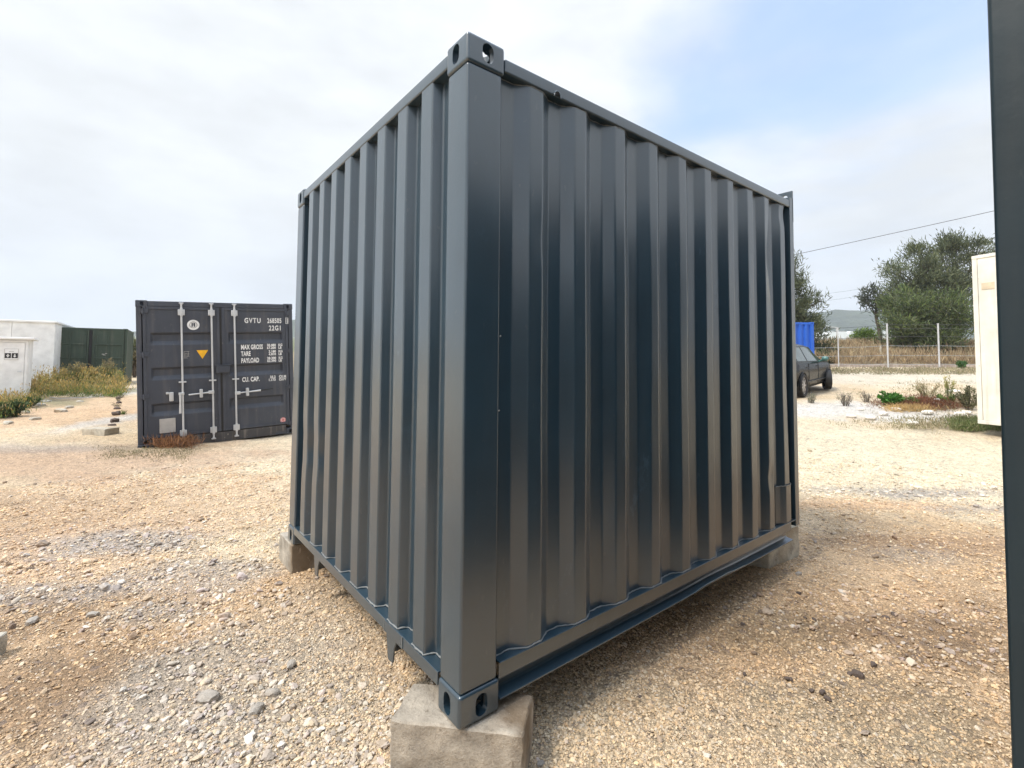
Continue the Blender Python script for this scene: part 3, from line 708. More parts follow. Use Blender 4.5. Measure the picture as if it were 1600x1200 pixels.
# ------------------------------------------------------------------ concrete blocks under it
def rough_block(name, label, poly, z0, z1, mat=CONC, seed=0, group=None, jag=.006, cuts=7, cat='concrete block'):
    """poly: four ground corners in order; edges slightly broken"""
    bm = bmesh.new(); vb = [bm.verts.new((p[0], p[1], z0)) for p in poly]; vt = [bm.verts.new((p[0], p[1], z1)) for p in poly]
    bm.faces.new(vb[::-1]); bm.faces.new(vt)
    for i in range(4): bm.faces.new((vb[i], vb[(i+1) % 4], vt[(i+1) % 4], vt[i]))
    bmesh.ops.bevel(bm, geom=list(bm.edges), offset=jag*.8, segments=1, profile=.5, affect='EDGES')
    bmesh.ops.subdivide_edges(bm, edges=[e for e in bm.edges if e.calc_length() > .03], cuts=cuts, use_grid_fill=True)
    c0 = sum((v.co for v in bm.verts), Vector())/len(bm.verts)
    for v in bm.verts:
        p = v.co*1.0; n3 = Vector((wob(p.x+seed, p.y, p.z, 14), wob(p.x, p.y+seed+4, p.z, 14), wob(p.x, p.y, p.z+seed+9, 14)))
        n4 = Vector((wob(p.x+seed, p.y, p.z, 45), wob(p.x, p.y+seed+4, p.z, 45), wob(p.x, p.y, p.z+9, 45)))
        v.co = p+n3*jag+n4*jag*.55
    me = bpy.data.meshes.new(name); bm.normal_update(); bm.to_mesh(me); bm.free(); me.polygons.foreach_set('use_smooth', [True]*len(me.polygons)); me.set_sharp_from_angle(angle=R(24))
    o = link(name, me, mat); return tag(o, label, cat, group)
d1 = Vector((.378, .333, 0)).normalized(); d2 = Vector((-d1.y, d1.x, 0))
p0 = Vector((-.222, -.160, 0)); a = p0; b = p0+d1*.500; c = b+d2*.215; d_ = a+d2*.215
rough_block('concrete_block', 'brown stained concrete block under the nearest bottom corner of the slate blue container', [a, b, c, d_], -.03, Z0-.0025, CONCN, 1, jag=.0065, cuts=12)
rough_block('concrete_block', 'concrete block under the far left bottom corner of the slate blue container', [(-2.64, -.01, 0), (-2.29, -.005, 0), (-2.262, .34, 0), (-2.61, .335, 0)], -.03, Z0-.002, CONC, 5)
rough_block('concrete_block', 'grey concrete block under the right far end of the slate blue container side rail', [(-.52, 2.55, 0), (-.150, 2.712, 0), (-.112, 3.150, 0), (-.50, 3.12, 0)], -.03, Z0+.034, CONCL, 9, jag=.007)
rough_block('concrete_block', 'concrete block hidden under the back left corner of the slate blue container', [(-2.5, 2.6, 0), (-2.1, 2.6, 0), (-2.1, 2.95, 0), (-2.5, 2.95, 0)], -.03, Z0+.04, CONC, 12)

# ------------------------------------------------------------------ neighbour at the right edge of the view
nb = container('storage_container', 'dark blue grey container close on the right showing only one corner post', 2.991, MH, NAVY2, (1.366+CW, .600, .20), (0, .006, 0))
zr = .80-.20
m = MB(); m.tube([(-CW+.052, -.001, zr-.004), (-CW+.056, -.007, zr+.003), (-CW+.062, -.001, zr+.008)], [.004, .006, .004], 8); m.build('bolt_head', ZINC, nb, smooth=True, angle=80)
for k, (bx, by) in enumerate(((1.44, .64), (3.49, .64), (1.44, 3.24), (3.49, 3.24))):
    rough_block('concrete_block', ['concrete block under the post of the right neighbour container', 'concrete block under the hidden front corner of the right neighbour container', 'concrete block under the far post of the right neighbour container', 'concrete block under the hidden far corner of the right neighbour container'][k],
                [(bx, by, 0), (bx+.25, by, 0), (bx+.25, by+.32, 0), (bx, by+.32, 0)], -.1, .198, CONC, 20+k)

container('storage_container', 'dark blue grey container of the next row behind the camera side', 6.058, MH, NAVY2, (4.15+CW, -5.6, .02), (0, 0, 0))

# ------------------------------------------------------------------ graphite 20 ft container with its doors towards the yard
A_ = np.array([-9.22, -.80]); B_ = np.array([-9.13, 1.64]); uxv = (B_-A_)/np.linalg.norm(B_-A_)
RC = A_+uxv*(CW+.035)
gc = container('storage_container', 'graphite grey container with white lettering and pale lock rods on its doors', 6.058, 2.591, GREY,
               (RC[0], RC[1], .055), (0, -.047, math.atan2(uxv[1], uxv[0])), doors=True)
def X(u): return u-CW
def door(u0, u1, nm='door'):
    H0, H1 = .20, 2.485
    dz = [H0]
    prof = [(H0, .012)]
    for zc in (.69, 1.315, 1.925):
        prof += [(zc-.115, .012), (zc-.040, .064), (zc+.070, .064), (zc+.105, .012)]
    prof.append((H1, .012)); prof = fillet(prof, .006, 2)
    # recesses close before the edges: three columns of vertices (edge, flat, middle)
    us = [u0, u0+.10, u0+.135, u1-.135, u1-.10, u1]
    vs = []; n = len(us)
    for z, d in prof:
        for k, u in enumerate(us):
            vs.append((X(u), (d if 2 <= k <= 3 else .012), z))
    fs = [(i*n+k, i*n+k+1, (i+1)*n+k+1, (i+1)*n+k) for i in range(len(prof)-1) for k in range(n-1)]
    me = bpy.data.meshes.new(nm); me.from_pydata(vs, [], fs); me.polygons.foreach_set('use_smooth', [True]*len(fs)); me.set_sharp_from_angle(angle=R(30))
    d = link(nm, me, GREY, gc)
    for a, b, c, e_ in ((u0, u0+.045, H0, H1), (u1-.045, u1, H0, H1)): box('door_frame', GREY, d, X(a), X(b), -.004, .011, c, e_, .004)
    for a, b in ((H0, H0+.045), (H1-.05, H1)): box('door_frame', GREY, d, X(u0+.046), X(u1-.046), -.004, .011, a, b, .004)
    return d
dl = door(.095, 1.20); dr = door(1.235, 2.345)
box('door_gasket', BLACK, gc, X(1.201), X(1.234), .002, .03, .20, 2.485, .002)
box('header', GREY, gc, X(.163), X(CW-.163), -.004, .0035, 2.49, 2.575, .004)
m = MB(); m.prism([(X(.163), .012), (X(2.08), .012), (X(2.10), .075), (X(2.275), .075), (X(2.275), .185), (X(.163), .185)], 1, -.006, .0035); m.build('door_sill', GREYD, gc, bevel=.004)
for u, par in ((.632, dl), (1.077, dl), (1.435, dr)):
    m = MB(); m.tube([(X(u), -.045, z) for z in (.075, .4, 1.3, 2.2, 2.56)], .0155, 10); rod = m.build('lock_rod', ZINC, par, smooth=True, angle=60)
    for z in (.245, 2.385):
        b_ = MB(); b_.box(X(u-.050), X(u+.050), -.052, -.005, z-.052, z+.052); b_.build('bracket', ZINC, rod, bevel=.007)
        b_ = MB(); b_.box(X(u-.020), X(u+.020), -.066, -.0525, z-.075, z+.075); b_.build('bracket', ZINC, rod, bevel=.006)
    b_ = MB(); b_.box(X(u-.055), X(u+.055), -.058, -.005, 1.135, 1.160); b_.build('bracket', ZINC, rod, bevel=.004)
    for z in (.085, 2.55):
        b_ = MB(); b_.box(X(u-.034), X(u+.034), -.060, -.007, z-.010, z+.010); b_.box(X(u-.018), X(u+.018), -.064, -.010, z-.030+(.0 if z > 1 else .04), z-.012+(.0 if z > 1 else .04)); b_.build('cam', ZINC, rod, bevel=.004)
def handle(u0, z0, u1, z1, hub, par, dark=None):
    m = MB(); m.tube([(X(u0), -.065, z0), (X((u0+u1)/2), -.068, (z0+z1)/2), (X(u1), -.060, z1)], [.013, .012, .018], 8); h = m.build('door_handle', ZINC, par, smooth=True, angle=60)
    hz = z0+(z1-z0)*(hub-u0)/(u1-u0)
    b_ = MB(); b_.box(X(hub-.024), X(hub+.024), -.085, -.004, hz-.075, hz+.075); b_.build('handle_catch', ZINC, h, bevel=.008)
    if dark: b_ = MB(); b_.tube([(X(dark[0]), -.066, dark[2]), (X(dark[1]), -.062, dark[3])], [.014, .007], 8); b_.build('handle_grip', BLACK, h)
handle(.715, .915, 1.055, .935, .90, dl)
box('handle_hub', ZINC, dl, X(1.01), X(1.095), -.075, -.03, .905, .965, .006)
handle(1.46, .885, 1.84, .905, 1.62, dr, (1.84, 2.05, .905, .925))
box('handle_hub', ZINC, dr, X(1.418), X(1.505), -.075, -.03, .855, .915, .006)
# hanging lever and small hook bracket on the left door
m = MB(); m.tube([(X(.597), -.070, .95), (X(.595), -.078, .80), (X(.592), -.070, .60)], [.020, .015, .019], 8); m.build('hanging_lever', ZINC, dl, smooth=True, angle=60)
box('lever_hub', ZINC, dl, X(.572), X(.655), -.072, -.03, .92, .965, .006)
box('hook_bracket', ZINC, dl, X(.44), X(.505), -.030, .010, .82, .98, .012); box('hook_bracket', ZINC, dl, X(.395), X(.439), -.026, .010, .945, .985, .008)
m = MB(); m.box(X(1.13), X(1.35), -.075, -.006, 1.275, 1.405); lb = m.build('lock_box', GREY, dr, bevel=.012); box('lock_box_lip', GREY, lb, X(1.12), X(1.36), -.080, -.004, 1.408, 1.425, .003)
for z in (.22, .93, 1.65, 2.40):
    for side in (0, 1):
        u = .10 if not side else 2.338; dd = dl if not side else dr
        m = MB(); m.box(X(u-.05), X(u+.075) if not side else X(u+.03), -.014, -.0045, z-.035, z+.035); hg = m.build('hinge', GREY, dd, bevel=.006)
        m = MB(); m.tube([(X(u-.005), -.022, z-.05), (X(u-.005), -.022, z+.05)], .012, 8); m.build('hinge_pin', GREY, hg, smooth=True, angle=60)
def text(s, u, z, h, par, mat=MARK, squeeze=.62, y=.006, align='LEFT', bold=.008, name='lettering', spacing=1.05):
    c = bpy.data.curves.new('t', 'FONT'); c.body = s; c.size = h/.69; c.align_x = align; c.offset = bold*h/.09*.35; c.extrude = .0004; c.space_character = spacing; c.resolution_u = 3
    o = bpy.data.objects.new('t', c); COL.objects.link(o)
    me = bpy.data.meshes.new_from_object(o.evaluated_get(bpy.context.evaluated_depsgraph_get())); bpy.data.objects.remove(o); bpy.data.curves.remove(c)
    me.name = name; me.transform(Matrix.Translation((X(u), y, z)) @ Matrix.Rotation(math.pi/2, 4, 'X') @ Matrix.Diagonal((squeeze, 1, 1, 1)))
    me.materials.clear(); return link(name, me, mat, par)
text('GVTU', 1.60, 2.205, .092, dr, spacing=1.25, squeeze=.68); text('268505', 1.985, 2.205, .092, dr, spacing=1.1, squeeze=.58)
m = MB()
for a, b, c, e_ in ((2.303, 2.309, 2.19, 2.31), (2.349, 2.355, 2.19, 2.31), (2.3095, 2.3485, 2.303, 2.31), (2.3095, 2.3485, 2.19, 2.197)): m.box(X(a), X(b), -.0075, -.0062, c, e_)
m.build('check_digit_frame', MARK, gc); text('1', 2.316, 2.207, .085, gc, y=-.0066)
text('22G1', 2.01, 2.06, .092, dr, spacing=1.15, squeeze=.68)
for s, z in (('MAX GROSS', 1.70), ('TARE', 1.575), ('PAYLOAD', 1.445)): text(s, 1.535, z, .085, dr, squeeze=.52, bold=.012)
for a, b, z in (('30.480', '67.200', 1.70), ('2.180', '4.810', 1.575), ('28.300', '62.390', 1.445)):
    x_ = 2.125
    text(a, x_, z+.050, .044, dr, align='RIGHT', squeeze=.85, bold=.014); text(b, x_, z-.004, .044, dr, align='RIGHT', squeeze=.85, bold=.014)
    text('KG', 2.17, z+.050, .044, dr, squeeze=.8, bold=.014); text('LB', 2.17, z-.004, .044, dr, squeeze=.8, bold=.014)
text('CU. CAP.', 1.545, 1.085, .082, dr, squeeze=.58, bold=.012)
text('33.2', 2.11, 1.125, .044, dr, align='RIGHT', squeeze=.85, bold=.014); text('1.173', 2.11, 1.070, .044, dr, align='RIGHT', squeeze=.85, bold=.014)
text('CU.M', 2.17, 1.125, .044, dr, squeeze=.8, bold=.014); text('CU.FT', 2.17, 1.070, .044, dr, squeeze=.72, bold=.014)
def disc(u, z, r, mat, par, y, name, r2=0, n=28):
    m = MB(); vs = [(X(u+r*math.cos(2*math.pi*k/n)), y, z+r*math.sin(2*math.pi*k/n)) for k in range(n)]
    if r2:
        vs += [(X(u+r2*math.cos(2*math.pi*k/n)), y, z+r2*math.sin(2*math.pi*k/n)) for k in range(n)]
        m.add(vs, [(k, (k+1) % n, n+(k+1) % n, n+k) for k in range(n)])
    else: m.add(vs, [tuple(range(n))])
    return m.build(name, mat, par)
dk = disc(.805, 2.165, .092, MARK, dl, .0075, 'round_emblem')
disc(.805, 2.165, .060, LABELG, dk, .0055, 'emblem_ring', .048); 
m = MB()
for a, b, c, e_ in ((-.030, -.012, -.035, .035), (.004, .024, -.035, .035), (-.030, .024, -.008, .008), (-.012, .004, .024, .036)): m.box(X(.808+a), X(.808+b), .0035, .0050, 2.165+c, 2.165+e_)
m.build('emblem_mark', GREY, dk)
m = MB(); m.prism([(X(.845), 1.705), (X(1.02), 1.705), (X(.932), 1.545)], 1, .008, .0095); m.build('warning_triangle', YELLOW, dl)
m = MB()
for a, b, c, e_ in ((.66, .665, 1.56, 1.69), (.66, .74, 1.685, 1.69), (.72, .725, 1.60, 1.69), (.69, .74, 1.64, 1.645), (.675, .68, 1.56, 1.65), (.70, .705, 1.56, 1.62), (.70, .74, 1.60, 1.605), (.675, .70, 1.655, 1.66)): m.box(X(a), X(b), .0085, .0095, c, e_)
m.build('stencilled_marks', LABELG, dl)
for u, z in ((.955, 2.26), (.955, 2.13), (1.49, 2.24), (1.49, 2.11)):
    m = MB()
    for a, b, c, e_ in ((0, .07, .030, .034), (0, .004, 0, .030), (.066, .070, 0, .030), (.01, .05, 0, .004)): m.box(X(u+a), X(u+b), .0085, .0095, z+c, z+e_)
    m.build('stencilled_marks', GREYD, dl if u < 1.2 else dr)
m = MB(); m.box(X(.30), X(.525), -.001, .010, .275, .525); m.build('approval_plate', LABELG, dl, bevel=.006)
dd = disc(2.225, .285, .050, MARK, dr, .0075, 'round_sticker'); disc(2.225, .285, .047, REDM, dd, .006, 'sticker_ring', .036)
m = MB(); m.box(X(2.197), X(2.253), .0045, .0058, .275, .295); m.box(X(2.217), X(2.233), .0035, .0044, .25, .32); m.build('sticker_mark', REDM, dd)

# ------------------------------------------------------------------ green container beyond the weeds
P = dep(200, 514, 21.3); gu = (RH*.81+FH*.586)[:2]; gu /= np.linalg.norm(gu)
gn = container('storage_container', 'dark green container with dusty double doors behind the golden weeds', 2.991, 2.591, GREEN, (P[0], P[1], P[2]-2.591), (0, 0, math.atan2(gu[1], gu[0])), doors=True)
def gdoor(u0, u1):
    H0, H1 = .18, 2.49; mid = (u0+u1)/2; m = MB(); d = MB().box(X(u0), X(u1), .012, .030, H0, H1).build('door', GREEN, gn, bevel=.004)
    for z in (.70, 1.28, 1.86): box('door_rib', GREEN, d, X(u0+.06), X(mid-.03), -.016, .011, z, z+.07, .012); box('door_rib', GREEN, d, X(mid+.03), X(u1-.06), -.016, .011, z, z+.07, .012)
    box('door_rib', GREEN, d, X(mid-.025), X(mid+.025), -.022, .011, H0+.05, H1-.05, .008)
    for u in (u0+.02, u1-.07): box('door_frame', GREEN, d, X(u), X(u+.05), -.012, .011, H0, H1, .006)
    return d
g1 = gdoor(.10, 1.14); g2 = gdoor(1.30, 2.34)
box('door_gap', BLACK, gn, X(1.20), X(1.29), .02, .05, .18, 2.49, 0); box('door_edge', GREEN, gn, X(1.145), X(1.195), -.03, .03, .18, 2.49, .006)
m = MB(); m.tube([(X(1.45), -.03, .2), (X(1.45), -.03, 2.25)], .014, 6); m.build('lock_rod', GREEN, g2)
for a, z in ((1.62, 1.47), (1.72, 1.50), (1.66, 1.435)): box('worn_marking', LABELG, g2, X(a), X(a+.08), .009, .0115, z, z+.025, 0)
box('header', GREEN, gn, X(.163), X(CW-.163), -.002, .0035, 2.505, 2.57, .004)
box('door_sill', GREEN, gn, X(.163), X(CW-.163), -.002, .0035, .02, .17, .004)

# ------------------------------------------------------------------ white cabins on the left
def cabin(name, label, corner, udir, width, depth, z0, z1, mat, cat, roof_over=.05, roof_h=.08):
    """corner = front right corner seen from the yard; udir = direction of the front from left to right"""
    ang = math.atan2(udir[1], udir[0]); r = empty(name, (corner[0], corner[1], z0), (0, 0, ang)); tag(r, label, cat)
    H_ = z1-z0
    n = max(1, round(width/1.15)); w = width/n
    for k in range(n): box('wall_panel', mat, r, -width+k*w+.004, -width+(k+1)*w-.004, 0, .05, .05, H_-roof_h, .004)
    nd = max(1, round(depth/1.15)); d = depth/nd
    for k in range(nd): box('wall_panel', mat, r, -.05, -.001, k*d+.052 if k == 0 else k*d+.004, (k+1)*d-.004, .05, H_-roof_h, .004)
    box('wall_panel', mat, r, -width+.001, -width+.05, .052, depth-.004, .05, H_-roof_h, .004); box('wall_panel', mat, r, -width+.052, -.052, depth-.05, depth-.004, .05, H_-roof_h, .004)
    box('roof', mat, r, -width-roof_over, roof_over, -roof_over, depth+roof_over, H_-roof_h+.002, H_, .012)
    box('base_frame', GREYD, r, -width+.01, -.01, .01, depth-.01, -.15, .048, .005)
    return r
c0 = dep(87, 502, 19.0); ud = (RH*.80+FH*.60)[:2]
cabin('site_cabin', 'large white panelled cabin at the far left behind the small toilet hut', c0, ud, 7.0, 4.6, gzf(c0[0], c0[1])+.05, c0[2], WHITEP, 'cabin')
c0 = dep(46, 527.5, 14.8); ud = (RH*.74+FH*.67)[:2]
hz = gzf(c0[0], c0[1])+.02; hut = cabin('toilet_hut', 'small white toilet hut with a pictogram sign on its door', c0, ud, 1.25, 1.3, hz, c0[2], WHITEP, 'hut', .11, .07)
hh = c0[2]-hz
dr_ = box('door', WHITEP, hut, -.86, -.08, -.022, -.001, .07, hh-.16, .006)
box('door_frame', WHITEP, hut, -.92, -.875, -.03, -.001, .05, hh-.10, .005); box('door_frame', WHITEP, hut, -.065, -.02, -.03, -.001, .05, hh-.10, .005); box('door_frame', WHITEP, hut, -.874, -.066, -.03, -.001, hh-.145, hh-.10, .005)
sg = box('toilet_sign', WHITEP, dr_, -.50, -.20, -.030, -.0225, hh-.68, hh-.34, .003)
m = MB()
for a, b, c, e_ in ((-.495, -.205, hh-.675, hh-.667), (-.495, -.205, hh-.353, hh-.345), (-.495, -.487, hh-.666, hh-.354), (-.213, -.205, hh-.666, hh-.354), (-.40, -.30, hh-.44, hh-.425)): m.box(a, b, -.033, -.0305, c, e_)
m.build('sign_border', LABELG, sg)
for k, x0 in enumerate((-.482, -.342)):
    q = box('pictogram', BLACK, sg, x0, x0+.124, -.033, -.0305, hh-.625, hh-.475, 0)
    m = MB(); cxx = x0+.062; zz = hh-.612
    m.prism([(cxx+.016*math.cos(t), zz+.098+.016*math.sin(t)) for t in np.linspace(0, 2*math.pi, 10)[:-1]], 1, -.0365, -.0335)
    body = [(-.012, .075), (.012, .075), (.034, .038), (.014, .034), (.011, .010), (-.011, .010), (-.014, .034), (-.034, .038)] if k else [(-.03, .076), (.03, .076), (.03, .045), (.014, .045), (.012, .010), (-.012, .010), (-.014, .045), (-.03, .045)]
    m.prism([(cxx+a, zz+b) for a, b in body], 1, -.0365, -.0335); m.build('pictogram_figure', MARK, q)
m = MB(); m.tube([(-.13, -.024, hh*.47), (-.13, -.06, hh*.47), (-.21, -.06, hh*.47)], .009, 6); m.build('door_handle', ZINC, dr_)

# white refrigerated-panel container on the right
wc = CAM+FH*8.6+RH*7.60
wa = dep(1519, 398, 8.6); wb_ = dep(1528, 658, 8.6)
base_z = wb_[2]; top_z = wa[2]; wang = math.atan2(-.097, .285)
wr = empty('panel_container', (wb_[0], wb_[1], base_z), (0, 0, wang)); tag(wr, 'tall off white panelled container beside the right neighbour post', 'container')
Hh = top_z-base_z
for a, b in ((0, .075), (.079, .36), (.364, .95), (.954, 1.55), (1.554, 2.15), (2.154, 2.43)): box('wall_panel', CREAM, wr, a+.001, b, 0 if a else -.008, .05, .03, Hh-.06, .004)
box('top_rail', CREAM, wr, 0, 2.43, -.012, .06, Hh-.058, Hh, .005); box('bottom_rail', CREAM, wr, 0, 2.43, -.012, .06, -.04, .028, .005)
box('vent_plate', plain('yellowed_plate', (.60, .50, .36), .6), wr, .13, .315, -.008, -.0005, Hh-.62, Hh-.50, .004)
box('wall_panel', CREAM, wr, .001, .05, .052, 5.9, .03, Hh-.06, .004); box('wall_panel', CREAM, wr, 2.38, 2.43, .052, 5.9, .03, Hh-.06, .004); box('wall_panel', CREAM, wr, .052, 2.378, 5.85, 5.9, .03, Hh-.06, .004)
box('roof', CREAM, wr, .001, 2.43, .062, 5.9, Hh-.058, Hh-.002, .005); box('floor', BLACK, wr, .06, 2.37, .062, 5.84, -.03, .028, 0)
def loc_w(r, x, y):
    a = r.rotation_euler.z; return r.location.x+x*math.cos(a)-y*math.sin(a), r.location.y+x*math.sin(a)+y*math.cos(a)
for k, (lx, ly) in enumerate(((.25, .3), (2.0, .3), (.25, 5.3), (2.0, 5.3))):
    q = [loc_w(wr, lx+a, ly+b) for a, b in ((0, 0), (.3, 0), (.3, .4), (0, .4))]; gq = min(gzf(*p) for p in q)
    rough_block('concrete_block', ['front left', 'front right', 'back left', 'back right'][k]+' shaded concrete block under the off white panelled container', [(*p, 0) for p in q], gq-.05, base_z-.042, CONC, 30+k, group='blocks under the off white container', cuts=3)

# blue container behind the car
P = dep(1272, 503.5, 20.0); th = math.atan2(RH[1], RH[0])+.12
bc = container('storage_container', 'bright blue corrugated container behind the black car', 6.058, 2.591, BLUE, (P[0], P[1], P[2]-2.591), (0, 0, th))

# ------------------------------------------------------------------ foliage kit
def leaves_mesh(name, cen, dirs, ln, wd, cols):
    n = len(cen); dirs = dirs/np.linalg.norm(dirs, axis=1, keepdims=True)
    rnd = np.random.normal(size=(n, 3)); side = np.cross(dirs, rnd); side /= np.linalg.norm(side, axis=1, keepdims=True)
    ln = np.broadcast_to(ln, (n,))[:, None]; wd = np.broadcast_to(wd, (n,))[:, None]
    p0 = cen; p1 = cen+dirs*ln*.5+side*wd*.5; p2 = cen+dirs*ln; p3 = cen+dirs*ln*.5-side*wd*.5
    v = np.stack([p0, p1, p2, p3], 1).reshape(-1, 3)
    me = bpy.data.meshes.new(name); me.vertices.add(4*n); me.vertices.foreach_set('co', v.reshape(-1))
    me.loops.add(4*n); me.loops.foreach_set('vertex_index', np.arange(4*n, dtype=np.int32))
    me.polygons.add(n); me.polygons.foreach_set('loop_start', np.arange(0, 4*n, 4, dtype=np.int32)); me.polygons.foreach_set('loop_total', np.full(n, 4, np.int32))
    me.update(calc_edges=True)
    ca = me.color_attributes.new('tint', 'FLOAT_COLOR', 'POINT'); c4 = np.concatenate([np.clip(cols, 0, 1), np.ones((n, 1))], 1); ca.data.foreach_set('color', np.repeat(c4, 4, 0).astype(np.float32).reshape(-1))
    return me
def colpick(pal, n, var=.18):
    pal = np.array(pal); return pal[np.random.randint(0, len(pal), n)]*np.random.uniform(1-var, 1+var, (n, 1))
def plant(name, label, cat, base, r, h, n, pal, ln=(.05, .12), wd=.012, up=.8, stems=8, spread=1.0, group=None, stemcol=STONED, droop=0, kind=None, tiprow=None):
    """a tuft: thin stems that fan out from the base, leaves along them"""
    root = empty(name, tuple(base)); tag(root, label, cat, group)
    m = MB(); tips = []
    for k in range(stems):
        a = random.uniform(0, 6.28); q = r*spread*random.uniform(.1, .9); b0 = Vector((math.cos(a)*r*.35*random.random(), math.sin(a)*r*.35*random.random(), -.02))
        t = Vector((math.cos(a)*q, math.sin(a)*q, h*random.uniform(.55, 1.0))); mid = (b0+t)/2+Vector((0, 0, h*.12)); m.tube([b0, mid, t], [.006, .004, .002], 4, caps=False); tips.append((b0, mid, t))
    m.build('stem', stemcol, root)
    idx = np.random.randint(0, len(tips), n); tt = np.random.uniform(.12, 1.05, n); T = np.array([[list(a), list(b), list(c)] for a, b, c in tips])
    A, B, C = T[idx, 0], T[idx, 1], T[idx, 2]; t = tt[:, None]; cen = A*(1-t)**2+2*B*t*(1-t)+C*t*t+np.random.normal(0, .03*r+.008, (n, 3))
    cen[:, 2] = np.maximum(cen[:, 2], 0)
    d = np.random.normal(0, .6, (n, 3)); d[:, 2] += up-droop
    cols = colpick(pal, n)
    if tiprow is not None:
        w = np.clip((cen[:, 2]/h-.35)*1.8, 0, 1)[:, None]*np.random.uniform(.5, 1, (n, 1)); cols = cols*(1-w)+colpick(tiprow, n)*w
    me = leaves_mesh('foliage', cen, d, np.random.uniform(ln[0], ln[1], n), wd, cols)
    f = link('foliage', me, LEAF, root); f['kind'] = 'stuff'
    return root
def field(name, label, cat, pts, hts, per, pal, ln, wd, up=1.2, tip=None, kind='stuff', rad=.12):
    """ground cover: many leaves over many spots, one object"""
    n = len(pts)*per; P = np.repeat(np.array(pts), per, 0); H_ = np.repeat(np.array(hts), per)
    u = np.random.rand(n)**.8; off = np.random.normal(0, rad, (n, 2))*(.4+u[:, None]); cen = P.copy(); cen[:, :2] += off; cen[:, 2] += u*H_*.85-.02
    d = np.random.normal(0, .45, (n, 3)); d[:, 2] += up
    cols = colpick(pal, n, .25)
    if tip is not None:
        w = (np.clip((u-.42)*2.0, 0, 1)*np.random.uniform(.55, 1, n))[:, None]; cols = cols*(1-w)+colpick(tip, n)*w
    o = link(name, leaves_mesh(name, cen, d, np.random.uniform(ln[0], ln[1], n), wd, cols), LEAF)
    return tag(o, label, cat, kind=kind)
def onground(l, D, dz=0):
    x = CAM[0]+RH[0]*l+FH[0]*D; y = CAM[1]+RH[1]*l+FH[1]*D; return np.array([x, y, gzf(x, y)+dz])
def LD(p): return (p[0]-CAM[0])*RH[0]+(p[1]-CAM[1])*RH[1], (p[0]-CAM[0])*FH[0]+(p[1]-CAM[1])*FH[1]

# ------------------------------------------------------------------ trees beyond the fence
def tree(name, label, base, trunk_h, clumps, nleaf, pal, trunk_r=.25, ln=(.22, .5), wd=.055, group=None, lean=(0, 0), tuft=.5, limbs=1):
    """clumps: (dx lateral, dy depth, dz, rx, rz, weight) in metres round the base"""
    root = empty(name, tuple(base)); tag(root, label, 'tree', group)
    ax, dp = Vector(RH), Vector(FH)
    top = ax*lean[0]+Vector((0, 0, trunk_h)); m = MB()
    m.tube([Vector((0, 0, -.3)), top*.3+ax*.1, top*.65-ax*.08, top], [trunk_r*1.25, trunk_r, trunk_r*.85, trunk_r*.6], 9); m.build('trunk', BARK, root, smooth=True, angle=80)
    m = MB(); cen = []; dirs = []; cols = []
    tw = sum(c[3]*c[3]*c[4]*c[5] for c in clumps)
    for (cx_, cy_, cz_, rx, rz, w) in clumps:
        rz *= 1.35; rx *= .9
        c = ax*cx_+dp*cy_+Vector((0, 0, cz_)); st = top*random.uniform(.55, 1.0)
        mid = (st+c)/2+Vector((random.uniform(-.3, .3), random.uniform(-.3, .3), -.15*rz))
        for _ in range(limbs): m.tube([st, mid, c], [trunk_r*.42, trunk_r*.27, trunk_r*.10], 6, caps=False)
        nt = max(4, int(14*(rx*rx*rz)**.5))
        k = max(1, int(nleaf*(rx*rx*rz*w)/tw/nt))
        for t in range(nt):
            v = Vector(np.random.normal(size=3)); v.normalize(); q = random.uniform(.35, 1.0)**.5
            tip = c+Vector((v.x*rx*q, v.y*rx*q, v.z*rz*q)); m.tube([mid.lerp(c, random.uniform(.4, 1)), (c+tip)/2+Vector((0, 0, .1)), tip], [trunk_r*.12, trunk_r*.07, trunk_r*.03], 4, caps=False)
            tc_ = np.array(tip); sh = random.uniform(.75, 1.2)
            p = tc_+np.random.normal(0, 1, (k, 3))*np.array((tuft, tuft, tuft*.8))*random.uniform(.5, 1.0)
            dd_ = np.array(v)[None]*.5+np.random.normal(0, .5, (k, 3)); dd_[:, 2] += .55
            cen.append(p); dirs.append(dd_); cols.append(colpick(pal, k, .2)*sh)
    m.build('limb', BARK, root, smooth=True, angle=80)['kind'] = 'stuff'
    cen = np.concatenate(cen); n = len(cen)
    f = link('crown', leaves_mesh('crown', cen, np.concatenate(dirs), np.random.uniform(ln[0], ln[1], n), wd, np.concatenate(cols)), LEAF, root); f['kind'] = 'stuff'
    return root
OLV = [(.10, .125, .065), (.125, .15, .075), (.07, .09, .05), (.17, .19, .10)]
GRN = [(.08, .13, .035), (.12, .17, .045), (.06, .09, .03), (.16, .20, .06)]
GRYG = [(.07, .085, .055), (.05, .065, .04), (.09, .10, .07)]
def at_px(px, D): return onground((px-CX)/FPX*D, D)
DT = 36.0; s_ = DT/FPX
def cl(px, py, rx, rz, w=1, dy=0, base=None, D=DT):
    p = dep(px, py, D); l, _ = LD(p); lb, _ = LD(base); return (l-lb, dy, p[2]-base[2], rx*D/FPX, rz*D/FPX, w)
b1 = at_px(1492, DT)
